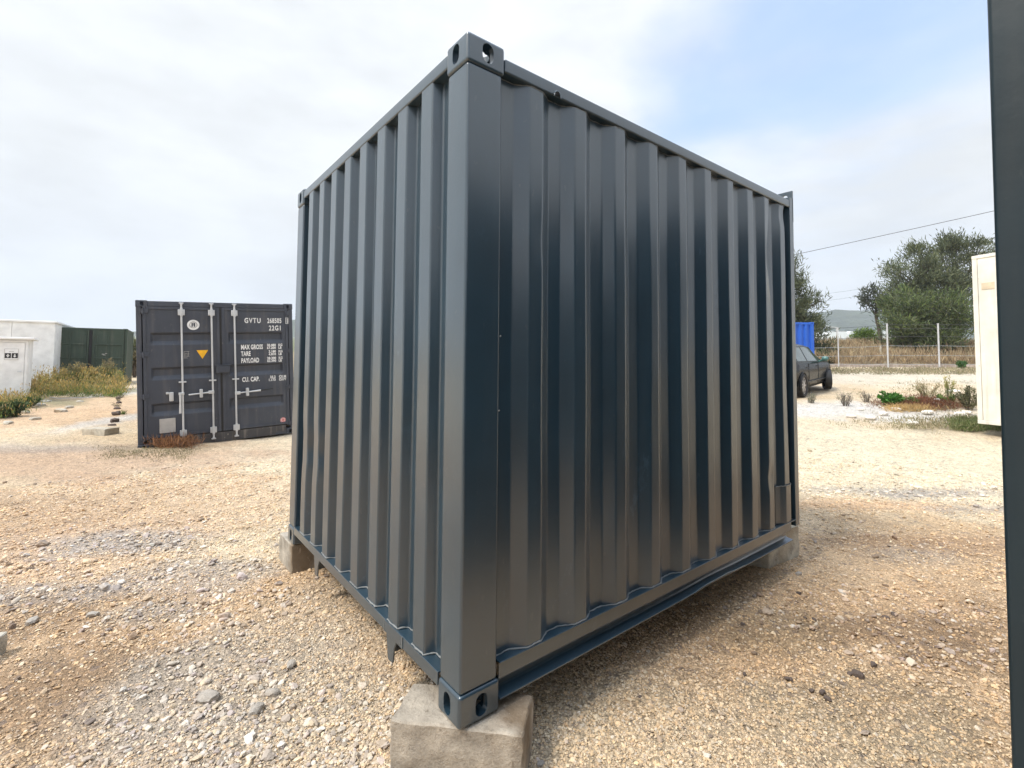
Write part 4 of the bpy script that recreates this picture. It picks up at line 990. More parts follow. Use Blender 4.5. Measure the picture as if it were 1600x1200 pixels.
C1 = [(1500, 385, 22, 13), (1520, 398, 20, 14), (1478, 398, 18, 12), (1452, 400, 20, 16), (1440, 425, 22, 14), (1412, 412, 14, 12), (1470, 430, 24, 14), (1498, 425, 16, 16), (1528, 430, 16, 18), (1420, 448, 26, 14), (1505, 460, 16, 14), (1540, 402, 12, 10), (1550, 392, 10, 9), (1530, 470, 18, 22), (1460, 455, 24, 16), (1430, 460, 22, 14), (1490, 445, 20, 16), (1395, 455, 16, 10), (1402, 430, 14, 10), (1505, 378, 18, 10)]
tree('airy_tree', 'tall airy olive green tree with visible limbs behind the right fence posts', b1, 4.6, [cl(a, b, c, d, 1, random.uniform(-1, 1), b1) for a, b, c, d in C1], 19000, OLV, .26, tuft=.42, lean=(.3, 0))
b2 = at_px(1432, DT-2)
C2 = [(1420, 480, 34, 18), (1450, 485, 30, 16), (1400, 500, 28, 18), (1440, 510, 36, 20), (1475, 505, 26, 22), (1410, 530, 26, 16), (1450, 540, 34, 18), (1470, 470, 18, 12), (1380, 505, 12, 12), (1500, 500, 18, 22)]
tree('bushy_tree', 'dense green bushy tree reaching low behind the middle of the fence', b2, 2.6, [cl(a, b, c, d, 1, random.uniform(-1.2, .6), b2, DT-2) for a, b, c, d in C2], 19000, GRN+OLV, .2, tuft=.5)
b3 = at_px(1375, DT+1)
C3 = [(1362, 460, 13, 9), (1375, 470, 12, 8), (1358, 475, 9, 7), (1375, 478, 10, 8), (1388, 470, 12, 10), (1392, 490, 12, 10), (1352, 468, 6, 5)]
tree('thin_tree', 'thin grey green tree leaning left out of the bushy one', b3, 3.4, [cl(a, b, c, d, 1, 0, b3, DT+1) for a, b, c, d in C3], 1900, GRYG, .13, tuft=.30, lean=(-.2, 0))
b4 = at_px(1225, 32)
C4 = [(1246, 415, 8, 12), (1252, 438, 12, 10), (1240, 450, 18, 14), (1262, 468, 16, 9), (1285, 470, 10, 5), (1275, 478, 12, 6), (1240, 480, 24, 14), (1262, 500, 20, 12), (1245, 520, 26, 16), (1280, 520, 10, 12), (1285, 545, 14, 14), (1225, 430, 18, 22), (1210, 470, 24, 26), (1270, 540, 20, 20), (1288, 560, 10, 8)]
tree('airy_tree', 'olive green tree rising behind the blue container next to the slate blue corner', b4, 4.2, [cl(a, b, c, d, 1, 0, b4, 32) for a, b, c, d in C4], 11000, OLV, .22, tuft=.36)
def bush(name, label, px, D, py, rxp, rzp, n, pal, cat='bush', ln=(.15, .35), wd=.06, group=None):
    base = at_px(px, D); root = empty(name, tuple(base)); tag(root, label, cat, group); p = dep(px, py, D); rx = rxp*D/FPX; rz = rzp*D/FPX; c0 = p[2]-base[2]
    m = MB()
    for k in range(7): a = k*.9; m.tube([(0, 0, -.1), (math.cos(a)*rx*.3, math.sin(a)*rx*.3, c0*.5), (math.cos(a)*rx*.6, math.sin(a)*rx*.6, c0+rz*.4)], [.04, .03, .012], 5, caps=False)
    m.build('stem', BARK, root)
    v = np.random.normal(size=(n, 3)); v /= np.linalg.norm(v, axis=1, keepdims=True); lump = 1+.22*np.sin(v[:, 0]*5+px)*np.cos(v[:, 1]*4+v[:, 2]*6)
    q = (np.random.rand(n)**.4*lump)[:, None]; cen = v*q*np.array((rx, rx, rz))+np.array((0, 0, c0)); cen[:, 2] = np.maximum(cen[:, 2], .02)
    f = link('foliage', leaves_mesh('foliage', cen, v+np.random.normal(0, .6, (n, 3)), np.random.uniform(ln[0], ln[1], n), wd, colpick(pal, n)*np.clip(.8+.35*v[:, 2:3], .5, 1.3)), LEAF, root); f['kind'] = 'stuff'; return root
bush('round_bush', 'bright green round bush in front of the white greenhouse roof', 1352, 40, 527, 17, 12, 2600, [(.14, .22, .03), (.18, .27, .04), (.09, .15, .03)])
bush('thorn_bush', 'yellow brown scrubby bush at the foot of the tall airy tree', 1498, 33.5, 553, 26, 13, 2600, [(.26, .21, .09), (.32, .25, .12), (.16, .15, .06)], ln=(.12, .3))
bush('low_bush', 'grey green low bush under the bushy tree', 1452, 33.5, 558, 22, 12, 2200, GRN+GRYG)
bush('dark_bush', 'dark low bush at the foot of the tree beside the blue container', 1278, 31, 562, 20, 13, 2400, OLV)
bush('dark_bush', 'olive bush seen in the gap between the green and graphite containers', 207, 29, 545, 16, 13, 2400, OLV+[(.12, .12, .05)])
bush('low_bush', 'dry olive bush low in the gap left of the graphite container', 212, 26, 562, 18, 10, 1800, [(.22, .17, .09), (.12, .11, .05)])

# dry grass bank beyond the fence
pts = []; hts = []
for k in range(5200):
    l = random.uniform(2, 46); D = 29.2+random.random()**1.2*12; p = onground(l, D)
    nz_ = vnoise(np.array([p[0]]), np.array([p[1]]), .35, 31)[0]
    if nz_ > .30: pts.append(p); hts.append(random.uniform(.3, .9)*(.5+nz_)*(1 if D < 33 else .55))
field('dry_grass', 'dry golden brown grass and scrub covering the bank beyond the fence', 'grass', pts, hts, 12, [(.26, .18, .11), (.33, .25, .14), (.20, .15, .10)], (.2, .55), .035, 1.3, [(.48, .37, .22), (.42, .30, .18), (.52, .44, .28)], rad=.22)

# long white greenhouse roof
gh_ = empty('greenhouse', tuple(onground(70, 128, 0))); tag(gh_, 'long low white greenhouse roof in front of the wooded hill', 'greenhouse')
pA = dep(1292, 517.5, 128)-np.array(gh_.location); pB = dep(1392, 517, 128)-np.array(gh_.location)
for k in range(6):
    a = pA+(pB-pA)*k/6; b = pA+(pB-pA)*(k+1)/6; wd_ = np.linalg.norm(b-a); dirv = (b-a)/wd_; hgt = a[2]+.0
    prf = []; NA_ = 10
    m = MB(); vs = []
    for t in np.linspace(0, math.pi, NA_):
        q = a+dirv*(wd_*.5-wd_*.49*math.cos(t)); z = a[2]-.9+.95*math.sin(t); vs.append((q[0], q[1], z)); vs.append((q[0]+FH[0]*30, q[1]+FH[1]*30, z))
    fs = [(2*i, 2*i+2, 2*i+3, 2*i+1) for i in range(NA_-1)]+[tuple(2*i for i in range(NA_))]; m.add(vs, fs); m.build('roof', HDPE, gh_, smooth=True, angle=40)
q0, q1 = pA, pB; m = MB(); m.add([(q0[0], q0[1], -1), (q1[0], q1[1], -1), (q1[0], q1[1], q0[2]-.88), (q0[0], q0[1], q0[2]-.88), (q0[0]+FH[0]*30, q0[1]+FH[1]*30, -1), (q1[0]+FH[0]*30, q1[1]+FH[1]*30, -1), (q1[0]+FH[0]*30, q1[1]+FH[1]*30, q0[2]-.88), (q0[0]+FH[0]*30, q0[1]+FH[1]*30, q0[2]-.88)], [(0, 1, 2, 3), (5, 4, 7, 6), (1, 5, 6, 2), (4, 0, 3, 7)]); m.build('wall', HDPE, gh_)

# ------------------------------------------------------------------ fence along the far side
fence = empty('wire_fence', tuple(at_px(1387, 26.5))); tag(fence, 'thin wire fence on pale posts standing on a low concrete kerb', 'fence')
fo = np.array(fence.location); FD = lambda px: 26.5+(px-1387)*.004
posts = [1150, 1232, 1310, 1387, 1467, 1545, 1625, 1705]; tops = []
for px in posts:
    b = at_px(px, FD(px)); tp = dep(px, 506 if px > 1320 else 512, FD(px)); h = tp[2]-b[2]; rb = b-fo
    rr_ = .042 if px > 1320 else .028
    m = MB(); m.tube([(rb[0], rb[1], rb[2]-.1), (rb[0], rb[1], rb[2]+h)], rr_, 8); po = m.build('fence_post', ZINC, fence, smooth=True, angle=50)
    m = MB(); m.tube([(rb[0], rb[1], rb[2]+h), (rb[0], rb[1], rb[2]+h+.03)], rr_*1.15, 8); m.build('post_cap', ZINC, po)
    tops.append((rb, h))
for f_ in (.99, .90, .72, .50, .28, .08):
    m = MB(); P_ = []
    for (a, ha), (b, hb) in zip(tops[:-1], tops[1:]):
        for t in (0, .25, .5, .75): q = a*(1-t)+b*t; hh_ = ha*(1-t)+hb*t; P_.append((q[0], q[1], q[2]+hh_*f_-.03*math.sin(math.pi*t)))
    q, hh_ = tops[-1]; P_.append((q[0], q[1], q[2]+hh_*f_)); m.tube(P_, .008, 4); m.build('fence_wire', WIREM if f_ > .6 else WIREG, fence)
ka, kb = at_px(1120, 25.9)-fo, at_px(1720, 27.6)-fo; kl = 14
for k in range(kl):
    a = ka+(kb-ka)*k/kl; b = ka+(kb-ka)*(k+.985)/kl; dv = Vector((FH[0]*.22, FH[1]*.22, 0)); h = .16
    m = MB(); m.add([tuple(a+[0, 0, -.3]), tuple(b+[0, 0, -.3]), tuple(b+np.array([dv.x, dv.y, -.3])), tuple(a+np.array([dv.x, dv.y, -.3])), tuple(a+[0, 0, h]), tuple(b+[0, 0, h]), tuple(b+np.array([dv.x, dv.y, h])), tuple(a+np.array([dv.x, dv.y, h]))], [(0, 1, 5, 4), (1, 2, 6, 5), (2, 3, 7, 6), (3, 0, 4, 7), (4, 5, 6, 7)]); m.build('kerb_stone', KERB, fence, bevel=.015)
p = at_px(1376, 31); m = MB(); m.tube([(0, 0, -.1), (0, 0, dep(1376, 540, 31)[2]-p[2])], .05, 8); o = m.build('wooden_post', CONCL, loc=tuple(p)); tag(o, 'short weathered post standing in the dry grass behind the fence', 'post')
p = at_px(1308, 60); root = empty('street_lamp', tuple(p)); tag(root, 'thin pale street lamp in front of the greenhouse end', 'street lamp'); hh_ = dep(1308, 511, 60)[2]-p[2]
m = MB(); m.tube([(0, 0, -.2), (0, 0, hh_)], .07, 8); m.build('pole', ZINC, root); m = MB(); m.tube([(0, 0, hh_-.05), tuple(-RH*1.4+np.array([0, 0, hh_+.12]))], .05, 6); m.build('lamp_arm', ZINC, root)
m = MB(); e_ = -RH*1.5; m.box(e_[0]-.25, e_[0]+.25, e_[1]-.2, e_[1]+.2, hh_+.06, hh_+.18); m.build('lamp_head', ZINC, root, bevel=.03)

# overhead cables
def cable(name, label, pa, pb, r, mat, sag, group=None):
    P_ = [Vector(pa).lerp(Vector(pb), t)+Vector((0, 0, -sag*4*t*(1-t))) for t in np.linspace(0, 1, 24)]
    o = MB().tube(P_, r, 5).build(name, mat, smooth=True, angle=80); tag(o, label, 'cable', group)
a, b = dep(1243, 391, 34), dep(1553, 323, 30); d = b-a
cable('power_cable', 'dark overhead cable rising to the right above the trees', a-d*2.2, b+d*1.5, .018, WIREM, .3)
for (ya, yb), D, lb in (((455, 436), 90, 'upper of the faint distant cables left of the thin tree'), ((466, 447), 92, 'lower of the faint distant cables left of the thin tree'), ((497, 488), 95, 'faint distant cable crossing in front of the wooded hill')):
    a, b = dep(1262, ya, D), dep(1392, yb, D-4); d = b-a; cable('power_cable', lb, a-d*2, b+d*2.5, .028, WIREG, 1.0)

# ------------------------------------------------------------------ weeds on the left mound
GOLD = [(.62, .38, .10), (.70, .45, .15), (.40, .27, .10), (.52, .42, .20), (.38, .24, .12)]
WG = [(.10, .18, .03), (.15, .23, .05), (.20, .25, .07), (.07, .12, .03)]
pts = []; hts = []
for k in range(1900):
    px = random.uniform(-40, 190); py = random.uniform(596, 622)+(1-min(1, max(0, px)/60))*random.uniform(0, 26)
    if px < 60 and random.random() < .5: py += random.uniform(0, 18)
    p = gp(px, py); pts.append(p); hts.append(random.uniform(.25, .95)*(.95 if 60 < px < 185 else .6)*(.55+.9*abs(math.sin(px*.11)*math.cos(px*.037+py*.2))))
field('weeds', 'knee high golden and green weeds in front of the green container', 'weeds', pts, hts, 26, WG+[(.2, .19, .08)], (.05, .14), .018, 1.2, GOLD, rad=.13)
for px, py, r, h, pl_, tp_, lb in [
    (70, 615, .35, .7, WG, GOLD, 'golden topped weed at the left end of the weed bank below the white cabin'),
    (95, 612, .4, .85, WG, GOLD, 'tall golden weed in front of the cabin corner'),
    (122, 612, .4, 1.05, WG, [(.34, .25, .14), (.28, .2, .13)], 'tall brown headed weed in front of the left green door'),
    (140, 612, .4, .95, WG, GOLD, 'golden weed in front of the gap of the green doors'),
    (162, 610, .42, 1.15, WG, [(.36, .26, .15), (.30, .22, .14)], 'tallest brown headed weed before the right green door'),
    (183, 608, .35, .75, WG, [(.34, .34, .14)], 'yellow green weed at the right end of the weed bank'),
    (22, 612, .5, 1.25, [(.42, .33, .29), (.36, .28, .24)], [(.50, .42, .38)], 'dry pinkish leafless weed standing before the toilet hut'),
    (40, 622, .35, .7, [(.30, .26, .14), (.2, .2, .09)], GOLD, 'short dry weed below the toilet hut')]:
    plant('weed', lb, 'weed', gp(px, py), r, h, 2600 if 'pink' not in lb else 900, pl_, (.05, .13), .018, 1.0, 22, 1.0, tiprow=tp_)
plant('green_bush', 'dark green low bush at the left edge of the dirt track', 'bush', gp(8, 652), .48, .36, 2600, [(.035, .07, .02), (.06, .10, .03), (.09, .13, .05)], (.04, .10), .03, .7, 16)
plant('green_bush', 'small dark green bush right of the one at the left edge', 'bush', gp(36, 637), .4, .25, 1500, [(.04, .08, .025), (.07, .12, .03)], (.04, .09), .025, .7, 12)
plant('yellow_weed', 'pale yellow withered weed clump at the far left edge under the hut', 'weed', gp(6, 628), .45, .35, 1200, [(.5, .42, .2), (.42, .34, .16)], (.05, .12), .015, .8, 14)
plant('weed', 'small green weed on the rubble strip left of the graphite container', 'weed', gp(194, 647), .12, .08, 200, WG, (.02, .05), .01, .5, 6)
for k, (px, py) in enumerate(((186, 628), (183, 636), (188, 622))):
    plant('weed', ['middle', 'lowest', 'topmost'][k]+' tiny dark weed on the line of stones beside the dirt track', 'weed', gp(px, py), .14, .13, 160, [(.10, .11, .06), (.16, .15, .09)], (.02, .05), .01, .6, 6)

# ------------------------------------------------------------------ plants and litter on the right rubble
plant('green_plant', 'bright green leafy plant at the left end of the brown dead weeds', 'plant', gp(1392, 634), .30, .32, 1500, [(.05, .16, .02), (.08, .22, .03), (.11, .26, .05)], (.04, .09), .045, .6, 12)
plant('green_plant', 'paler green creeping plant right of the bright green one', 'plant', gp(1412, 632), .35, .2, 900, [(.14, .22, .05), (.18, .24, .09)], (.04, .08), .03, .5, 10)
plant('dry_weed', 'tall pale dry weed behind the brown dead weeds', 'weed', gp(1448, 622), .42, .5, 700, [(.40, .32, .18), (.34, .28, .16), (.16, .2, .07)], (.04, .11), .012, 1.1, 16, tiprow=[(.5, .42, .28)])
plant('yellow_weed', 'yellow flowering weed standing alone left of the off white container', 'weed', gp(1483, 622), .26, .62, 600, [(.14, .2, .05), (.2, .22, .06)], (.03, .08), .014, 1.1, 10, tiprow=[(.62, .50, .12), (.55, .45, .14)])
plant('green_plant', 'green weed at the foot of the yellow flowering weed', 'plant', gp(1482, 630), .25, .2, 700, WG, (.03, .08), .03, .6, 8)
plant('grey_tuft', 'grey dry tuft on the white rubble right of the car', 'tuft', gp(1322, 635), .25, .32, 520, [(.28, .24, .20), (.20, .17, .14), (.16, .17, .11)], (.03, .08), .010, 1.0, 14)
plant('grey_tuft', 'smaller grey tuft between the car and the bright green plant', 'tuft', gp(1353, 629), .18, .26, 340, [(.26, .23, .18), (.20, .18, .14)], (.03, .07), .010, 1.0, 12)
plant('grey_tuft', 'grey green tuft close beside the rear wheel of the car', 'tuft', gp(1267, 631), .18, .24, 340, [(.24, .24, .16), (.18, .18, .12)], (.03, .07), .010, 1.0, 12)
plant('dark_weed', 'dark olive weed against the foot of the off white container', 'weed', gp(1516, 640), .34, .5, 1300, [(.08, .10, .04), (.14, .14, .07), (.2, .17, .10)], (.04, .10), .02, .9, 14)
plant('green_plant', 'tiny green plant in front of the far fence kerb', 'plant', gp(1503, 577), .4, .4, 400, [(.05, .12, .03)], (.08, .16), .06, .6, 8)
pts = []; hts = []
for k in range(260):
    pts.append(gp(random.uniform(1488, 1565), random.uniform(660, 674))); hts.append(random.uniform(.05, .2))
field('grass_tufts', 'green grass tufts along the foot of the off white container', 'grass', pts, hts, 30, [(.12, .17, .05), (.18, .22, .08), (.26, .25, .12)], (.04, .1), .010, 1.1, rad=.06)
pts = []; hts = []
for k in range(520):
    pts.append(gp(random.gauss(1440, 28), random.gauss(632, 4.0))); hts.append(random.uniform(.03, .13))
field('dead_weeds', 'heap of reddish brown dead weeds lying on the white rubble', 'dead weeds', pts, hts, 26, [(.16, .06, .025), (.22, .09, .04), (.12, .05, .03)], (.05, .16), .010, .15, rad=.09)
pts = [gp(random.gauss(1418, 14), random.gauss(640, 1.6)) for k in range(120)]
field('dry_straw', 'pale orange straw lying in front of the dead weeds', 'straw', pts, [.07]*len(pts), 22, [(.55, .38, .16), (.48, .33, .15)], (.06, .16), .010, .3, rad=.07)
pts = []
for k in range(520):
    px = random.gauss(1470, 60); py = random.gauss(622, 16) if random.random() < .6 else random.uniform(655, 672)
    if 1290 < px < 1530 and py > 596: pts.append(gp(px, py))
field('sparse_grass', 'sparse dry grass scattered over the white rubble on the right', 'grass', pts, [random.uniform(.03, .12) for _ in pts], 16, [(.28, .24, .13), (.20, .20, .10), (.36, .30, .18)], (.03, .09), .010, 1.0, rad=.10)
pts = [gp(random.uniform(1290, 1530), random.uniform(576, 586)) for k in range(420)]
field('verge_weeds', 'low patchy weeds growing before the far kerb', 'weeds', pts, [random.uniform(.04, .18) for _ in pts], 16, [(.30, .25, .15), (.18, .19, .09), (.24, .20, .13)], (.06, .14), .02, .9, rad=.25)
# dead brown weeds against the graphite container
pts = [gp(random.uniform(238, 296), 0) if 0 else gp(random.gauss(272, 15), random.uniform(690, 701)) for k in range(150)]
field('dead_weeds', 'rust brown dead weeds against the sill of the graphite container', 'dead weeds', pts, [random.uniform(.05, .22) for _ in pts], 30, [(.26, .12, .05), (.34, .17, .07), (.18, .09, .05)], (.05, .2), .007, .4, rad=.06)
pts = [gp(random.uniform(160, 300), random.gauss(708, 6)) for k in range(200)]
field('sparse_grass', 'thin olive grass at the left foot of the graphite container', 'grass', pts, [random.uniform(.02, .06) for _ in pts], 12, [(.20, .19, .10), (.28, .24, .14)], (.02, .05), .008, .9, rad=.06)

# ------------------------------------------------------------------ loose stones that stand out
ORD = ['first', 'second', 'third', 'fourth', 'fifth', 'sixth', 'seventh', 'eighth', 'ninth', 'tenth', 'eleventh', 'twelfth', 'thirteenth', 'fourteenth', 'fifteenth', 'sixteenth']
def ranked(rows, key=0):
    r_ = sorted(rows, key=lambda q: q[key]); return [(q, ORD[i]) for i, q in enumerate(r_)]
def stone(name, label, p, sx, sy, sz, mat, seed, group=None, cat='stone', rz=None):
    bm = bmesh.new(); bmesh.ops.create_icosphere(bm, subdivisions=2, radius=.5)
    for v in bm.verts:
        d = v.co.normalized(); k = 1+.32*noise.noise(d*1.5+Vector((seed*3.1, 0, 0)))+.12*noise.noise(d*4+Vector((seed, 2, 0)))
        q = d*.5*k; q.x = math.copysign(abs(q.x*2)**.8/2, q.x); q.z = math.copysign(abs(q.z*2)**.75/2, q.z); v.co = Vector((q.x*sx, q.y*sy, q.z*sz))
    me = bpy.data.meshes.new(name); bm.to_mesh(me); bm.free(); me.polygons.foreach_set('use_smooth', [True]*len(me.polygons)); me.set_sharp_from_angle(angle=R(28))
    o = link(name, me, mat, None, (p[0], p[1], p[2]+sz*.28), (0, 0, seed*1.7 if rz is None else rz)); return tag(o, label, cat, group)
sd_ = 1
for (px, py, s_z), od in ranked([(1340, 1056, .05), (1328, 1054, .028), (1365, 1040, .035), (1230, 1061, .022), (1236, 1062, .02), (1384, 966, .035), (1397, 962, .04), (1285, 1083, .028), (1293, 1093, .03), (1248, 928, .03), (1258, 966, .02), (1272, 969, .025), (1161, 976, .025), (1163, 1054, .02), (1268, 1080, .022), (1000, 1090, .018)]):
    stone('dark_stone', od+' from the left of the dark stones loose on the right foreground gravel', gp(px, py), s_z*1.2, s_z*.8, s_z*.6, STONED, sd_, 'dark stones on the right gravel'); sd_ += 1
for px, py, s_z, lb in [(325, 1105-12, .075, 'largest pale grey stone in the left foreground gravel'), (400, 1112, .06, 'long flat tan stone right of the largest pale stone'), (425, 1085, .05, 'grey brown rounded stone among the grey pebbles'), (455, 1040, .045, 'violet grey stone in the grey pebble patch'), (145, 962, .05, 'pale tan stone at the left side of the track'), (50, 973, .06, 'dark flat stone near the left edge of the ground'), (1248, 898, .045, 'round grey stone on the right gravel near the block')]:
    stone('loose_stone', lb, gp(px, py), s_z*1.3, s_z*.85, s_z*.6, STONE, sd_); sd_ += 1
o = stone('dark_stone', 'slim violet black slate chip near the right neighbour post', gp(1552, 979), .085, .025, .014, plain('slate_chip', (.10, .085, .10), .4), 77, rz=-.4)
for (px, py, sz_), od in ranked([(95, 643, .42), (62, 634, .5), (40, 645, .35), (108, 637, .3), (72, 628, .35), (125, 628, .28), (18, 636, .5), (12, 662, .35), (140, 622, .3), (160, 621, .25), (172, 619, .25), (55, 655, .3), (148, 619, .2), (186, 614, .35), (196, 611, .3), (178, 609, .3)]):
    stone('rubble_stone', od+' from the left of the pale rubble stones edging the weed bank', gp(px, py)-np.array([0, 0, sz_*.07]), sz_*.75, sz_*.5, sz_*.33, CONCL, sd_, 'rubble stones edging the weeds'); sd_ += 1
for (px, py, sz_), od in ranked([(187, 617, .14), (184, 623, .16), (186, 630, .14), (183, 640, .18), (181, 648, .2), (184, 646, .16), (179, 660, .24), (175, 666, .14)], 1):
    stone('dark_stone', od+' from the top of the dark stones lined up beside the dirt track', gp(px, py), sz_, sz_*.6, sz_*.55, STONED, sd_, 'dark stones in the line beside the track'); sd_ += 1
for (px, py, sz_), od in ranked([(1418, 630, .35), (1468, 629, .35), (1460, 633, .25), (1400, 641, .22), (1345, 641, .2), (1380, 649, .28), (1425, 664, .24), (1425, 660, .2), (1500, 650, .3), (1510, 646, .22), (1450, 646, .25), (1330, 652, .2), (1360, 655, .22), (1490, 614, .35)]):
    stone('rubble_stone', od+' from the left of the whitish rubble lumps on the right rubble strip', gp(px, py), sz_, sz_*.7, sz_*.4, plain('white_rubble', (.66, .62, .56), .9) if 'white_rubble' not in MATS else MATS['white_rubble'], sd_, 'white rubble lumps on the right'); sd_ += 1
pk = gp(157, 679); q = [(-.26, -.12), (.22, -.16), (.26, .14), (-.22, .16)]
th = math.atan2(RH[1], RH[0]); q = [(pk[0]+a*math.cos(th)-b*math.sin(th), pk[1]+a*math.sin(th)+b*math.cos(th), 0) for a, b in q]
rough_block('concrete_block', 'lone pale concrete block lying on the dirt track at the left', q, pk[2]-.03, pk[2]+.13, CONCL, 61, cuts=4)
pk = gp(-40, 1040); q = [(pk[0]+a, pk[1]+b, 0) for a, b in ((-.14, -.05), (.02, -.12), (.08, .03), (-.08, .10))]
rough_block('concrete_block', 'smooth grey concrete block cut by the left edge of the view', q, -.03, .10, CONCL, 62, cuts=5)
for k, (u_, v_, z_) in enumerate(((-.02, -.03, .035), (.09, -.035, .025), (.17, -.03, .04), (.33, -.04, .03), (.47, -.03, .028), (.54, .05, .035), (.545, .13, .026))):
    q = p0+d1*u_+d2*v_; stone('loose_stone', ORD[k]+' from the left of the small stones lying against the near concrete block', (q.x, q.y, 0), z_*1.3, z_*.9, z_*.7, STONE, 200+k)
# hose along the weed bank
P_ = [gp(px, py)+np.array([0, 0, .02]) for px, py in ((78, 622), (95, 624), (115, 623), (135, 622), (155, 620), (172, 617), (190, 615))]
o = MB().tube(P_, .022, 6).build('pipe', plain('pale_pipe', (.45, .42, .38), .5), smooth=True, angle=80); tag(o, 'thin pale pipe lying along the foot of the weed bank', 'pipe')

# ------------------------------------------------------------------ black car behind the slate blue container
rw = dep(1250.5, 627, 13.5); fw_ = dep(1291, 612, 15.4)
zc = (gzf(rw[0], rw[1])); head = (fw_-rw)[:2]; head /= np.linalg.norm(head); WBASE = 2.60; TR = .315
# local frame: x forward, y left; origin on the ground between the rear wheels
left = np.array([-head[1], head[0]]); org = rw[:2]+left*.80
zf = gzf(rw[0]+head[0]*WBASE, rw[1]+head[1]*WBASE); pit = -math.atan2(zf-zc, WBASE)
car = empty('parked_car', (org[0], org[1], zc+.01), (0, pit, math.atan2(head[1], head[0]))); tag(car, 'black parked hatchback half hidden behind the slate blue container', 'car')
# stations: x, half width at belt, half width at roof, z of sill, belt, top (hood or roof)
ST = [(-.86, .52, .40, .36, .60, .66), (-.82, .74, .55, .30, .86, .96), (-.66, .84, .60, .26, .95, 1.20), (-.35, .875, .60, .24, .97, 1.40), (.2, .885, .62, .22, .95, 1.47), (.9, .885, .62, .20, .93, 1.475), (1.5, .885, .61, .20, .915, 1.43), (1.95, .88, .60, .20, .905, 1.24), (2.35, .875, .66, .21, .90, .995), (2.8, .865, .66, .22, .86, .93), (3.15, .82, .60, .24, .78, .83), (3.36, .70, .50, .28, .62, .68), (3.42, .52, .40, .34, .50, .54)]
SX = [s[0] for s in ST]
def stv(x): return [float(np.interp(x, SX, [s[k] for s in ST])) for k in range(1, 6)]
def csec(x):
    wb, wr_, zs_, zb, zt = stv(x); return [(0, zs_-.02), (wb*.86, zs_), (wb*.985, zs_+.10), (wb+.012, zs_+(zb-zs_)*.55), (wb, zb-.05), (wb-.025, zb), (wb-.025+(wr_-wb+.025)*.90, zb+(zt-zb)*.86), (wr_*.80, zt-.012*(zt-zb > .1)-.004), (0, zt+.004)]
xs_ = sorted(set(SX+list(np.linspace(-.8, 3.38, 40)))); m = MB(); vs = []; nn = 9
for x in xs_:
    c = csec(x); ring = [(x, -y, z) for y, z in c]+[(x, y, z) for y, z in c[-2:0:-1]]; vs += ring
rn = 16; fs = [(i*rn+k, i*rn+(k+1) % rn, (i+1)*rn+(k+1) % rn, (i+1)*rn+k) for i in range(len(xs_)-1) for k in range(rn)]+[tuple(range(rn)), tuple((len(xs_)-1)*rn+k for k in range(rn))]
m.add(vs, fs); m.build('body', CARP, car, smooth=True, angle=42)
def gpt(x, t, side, off=.006):
    wb, wr_, zs_, zb, zt = stv(x); y0, z0 = wb-.025, zb; y1, z1 = wb-.025+(wr_-wb+.025)*.90, zb+(zt-zb)*.86
    return (x, side*(y0+(y1-y0)*t+off), z0+(z1-z0)*t+off*.5)
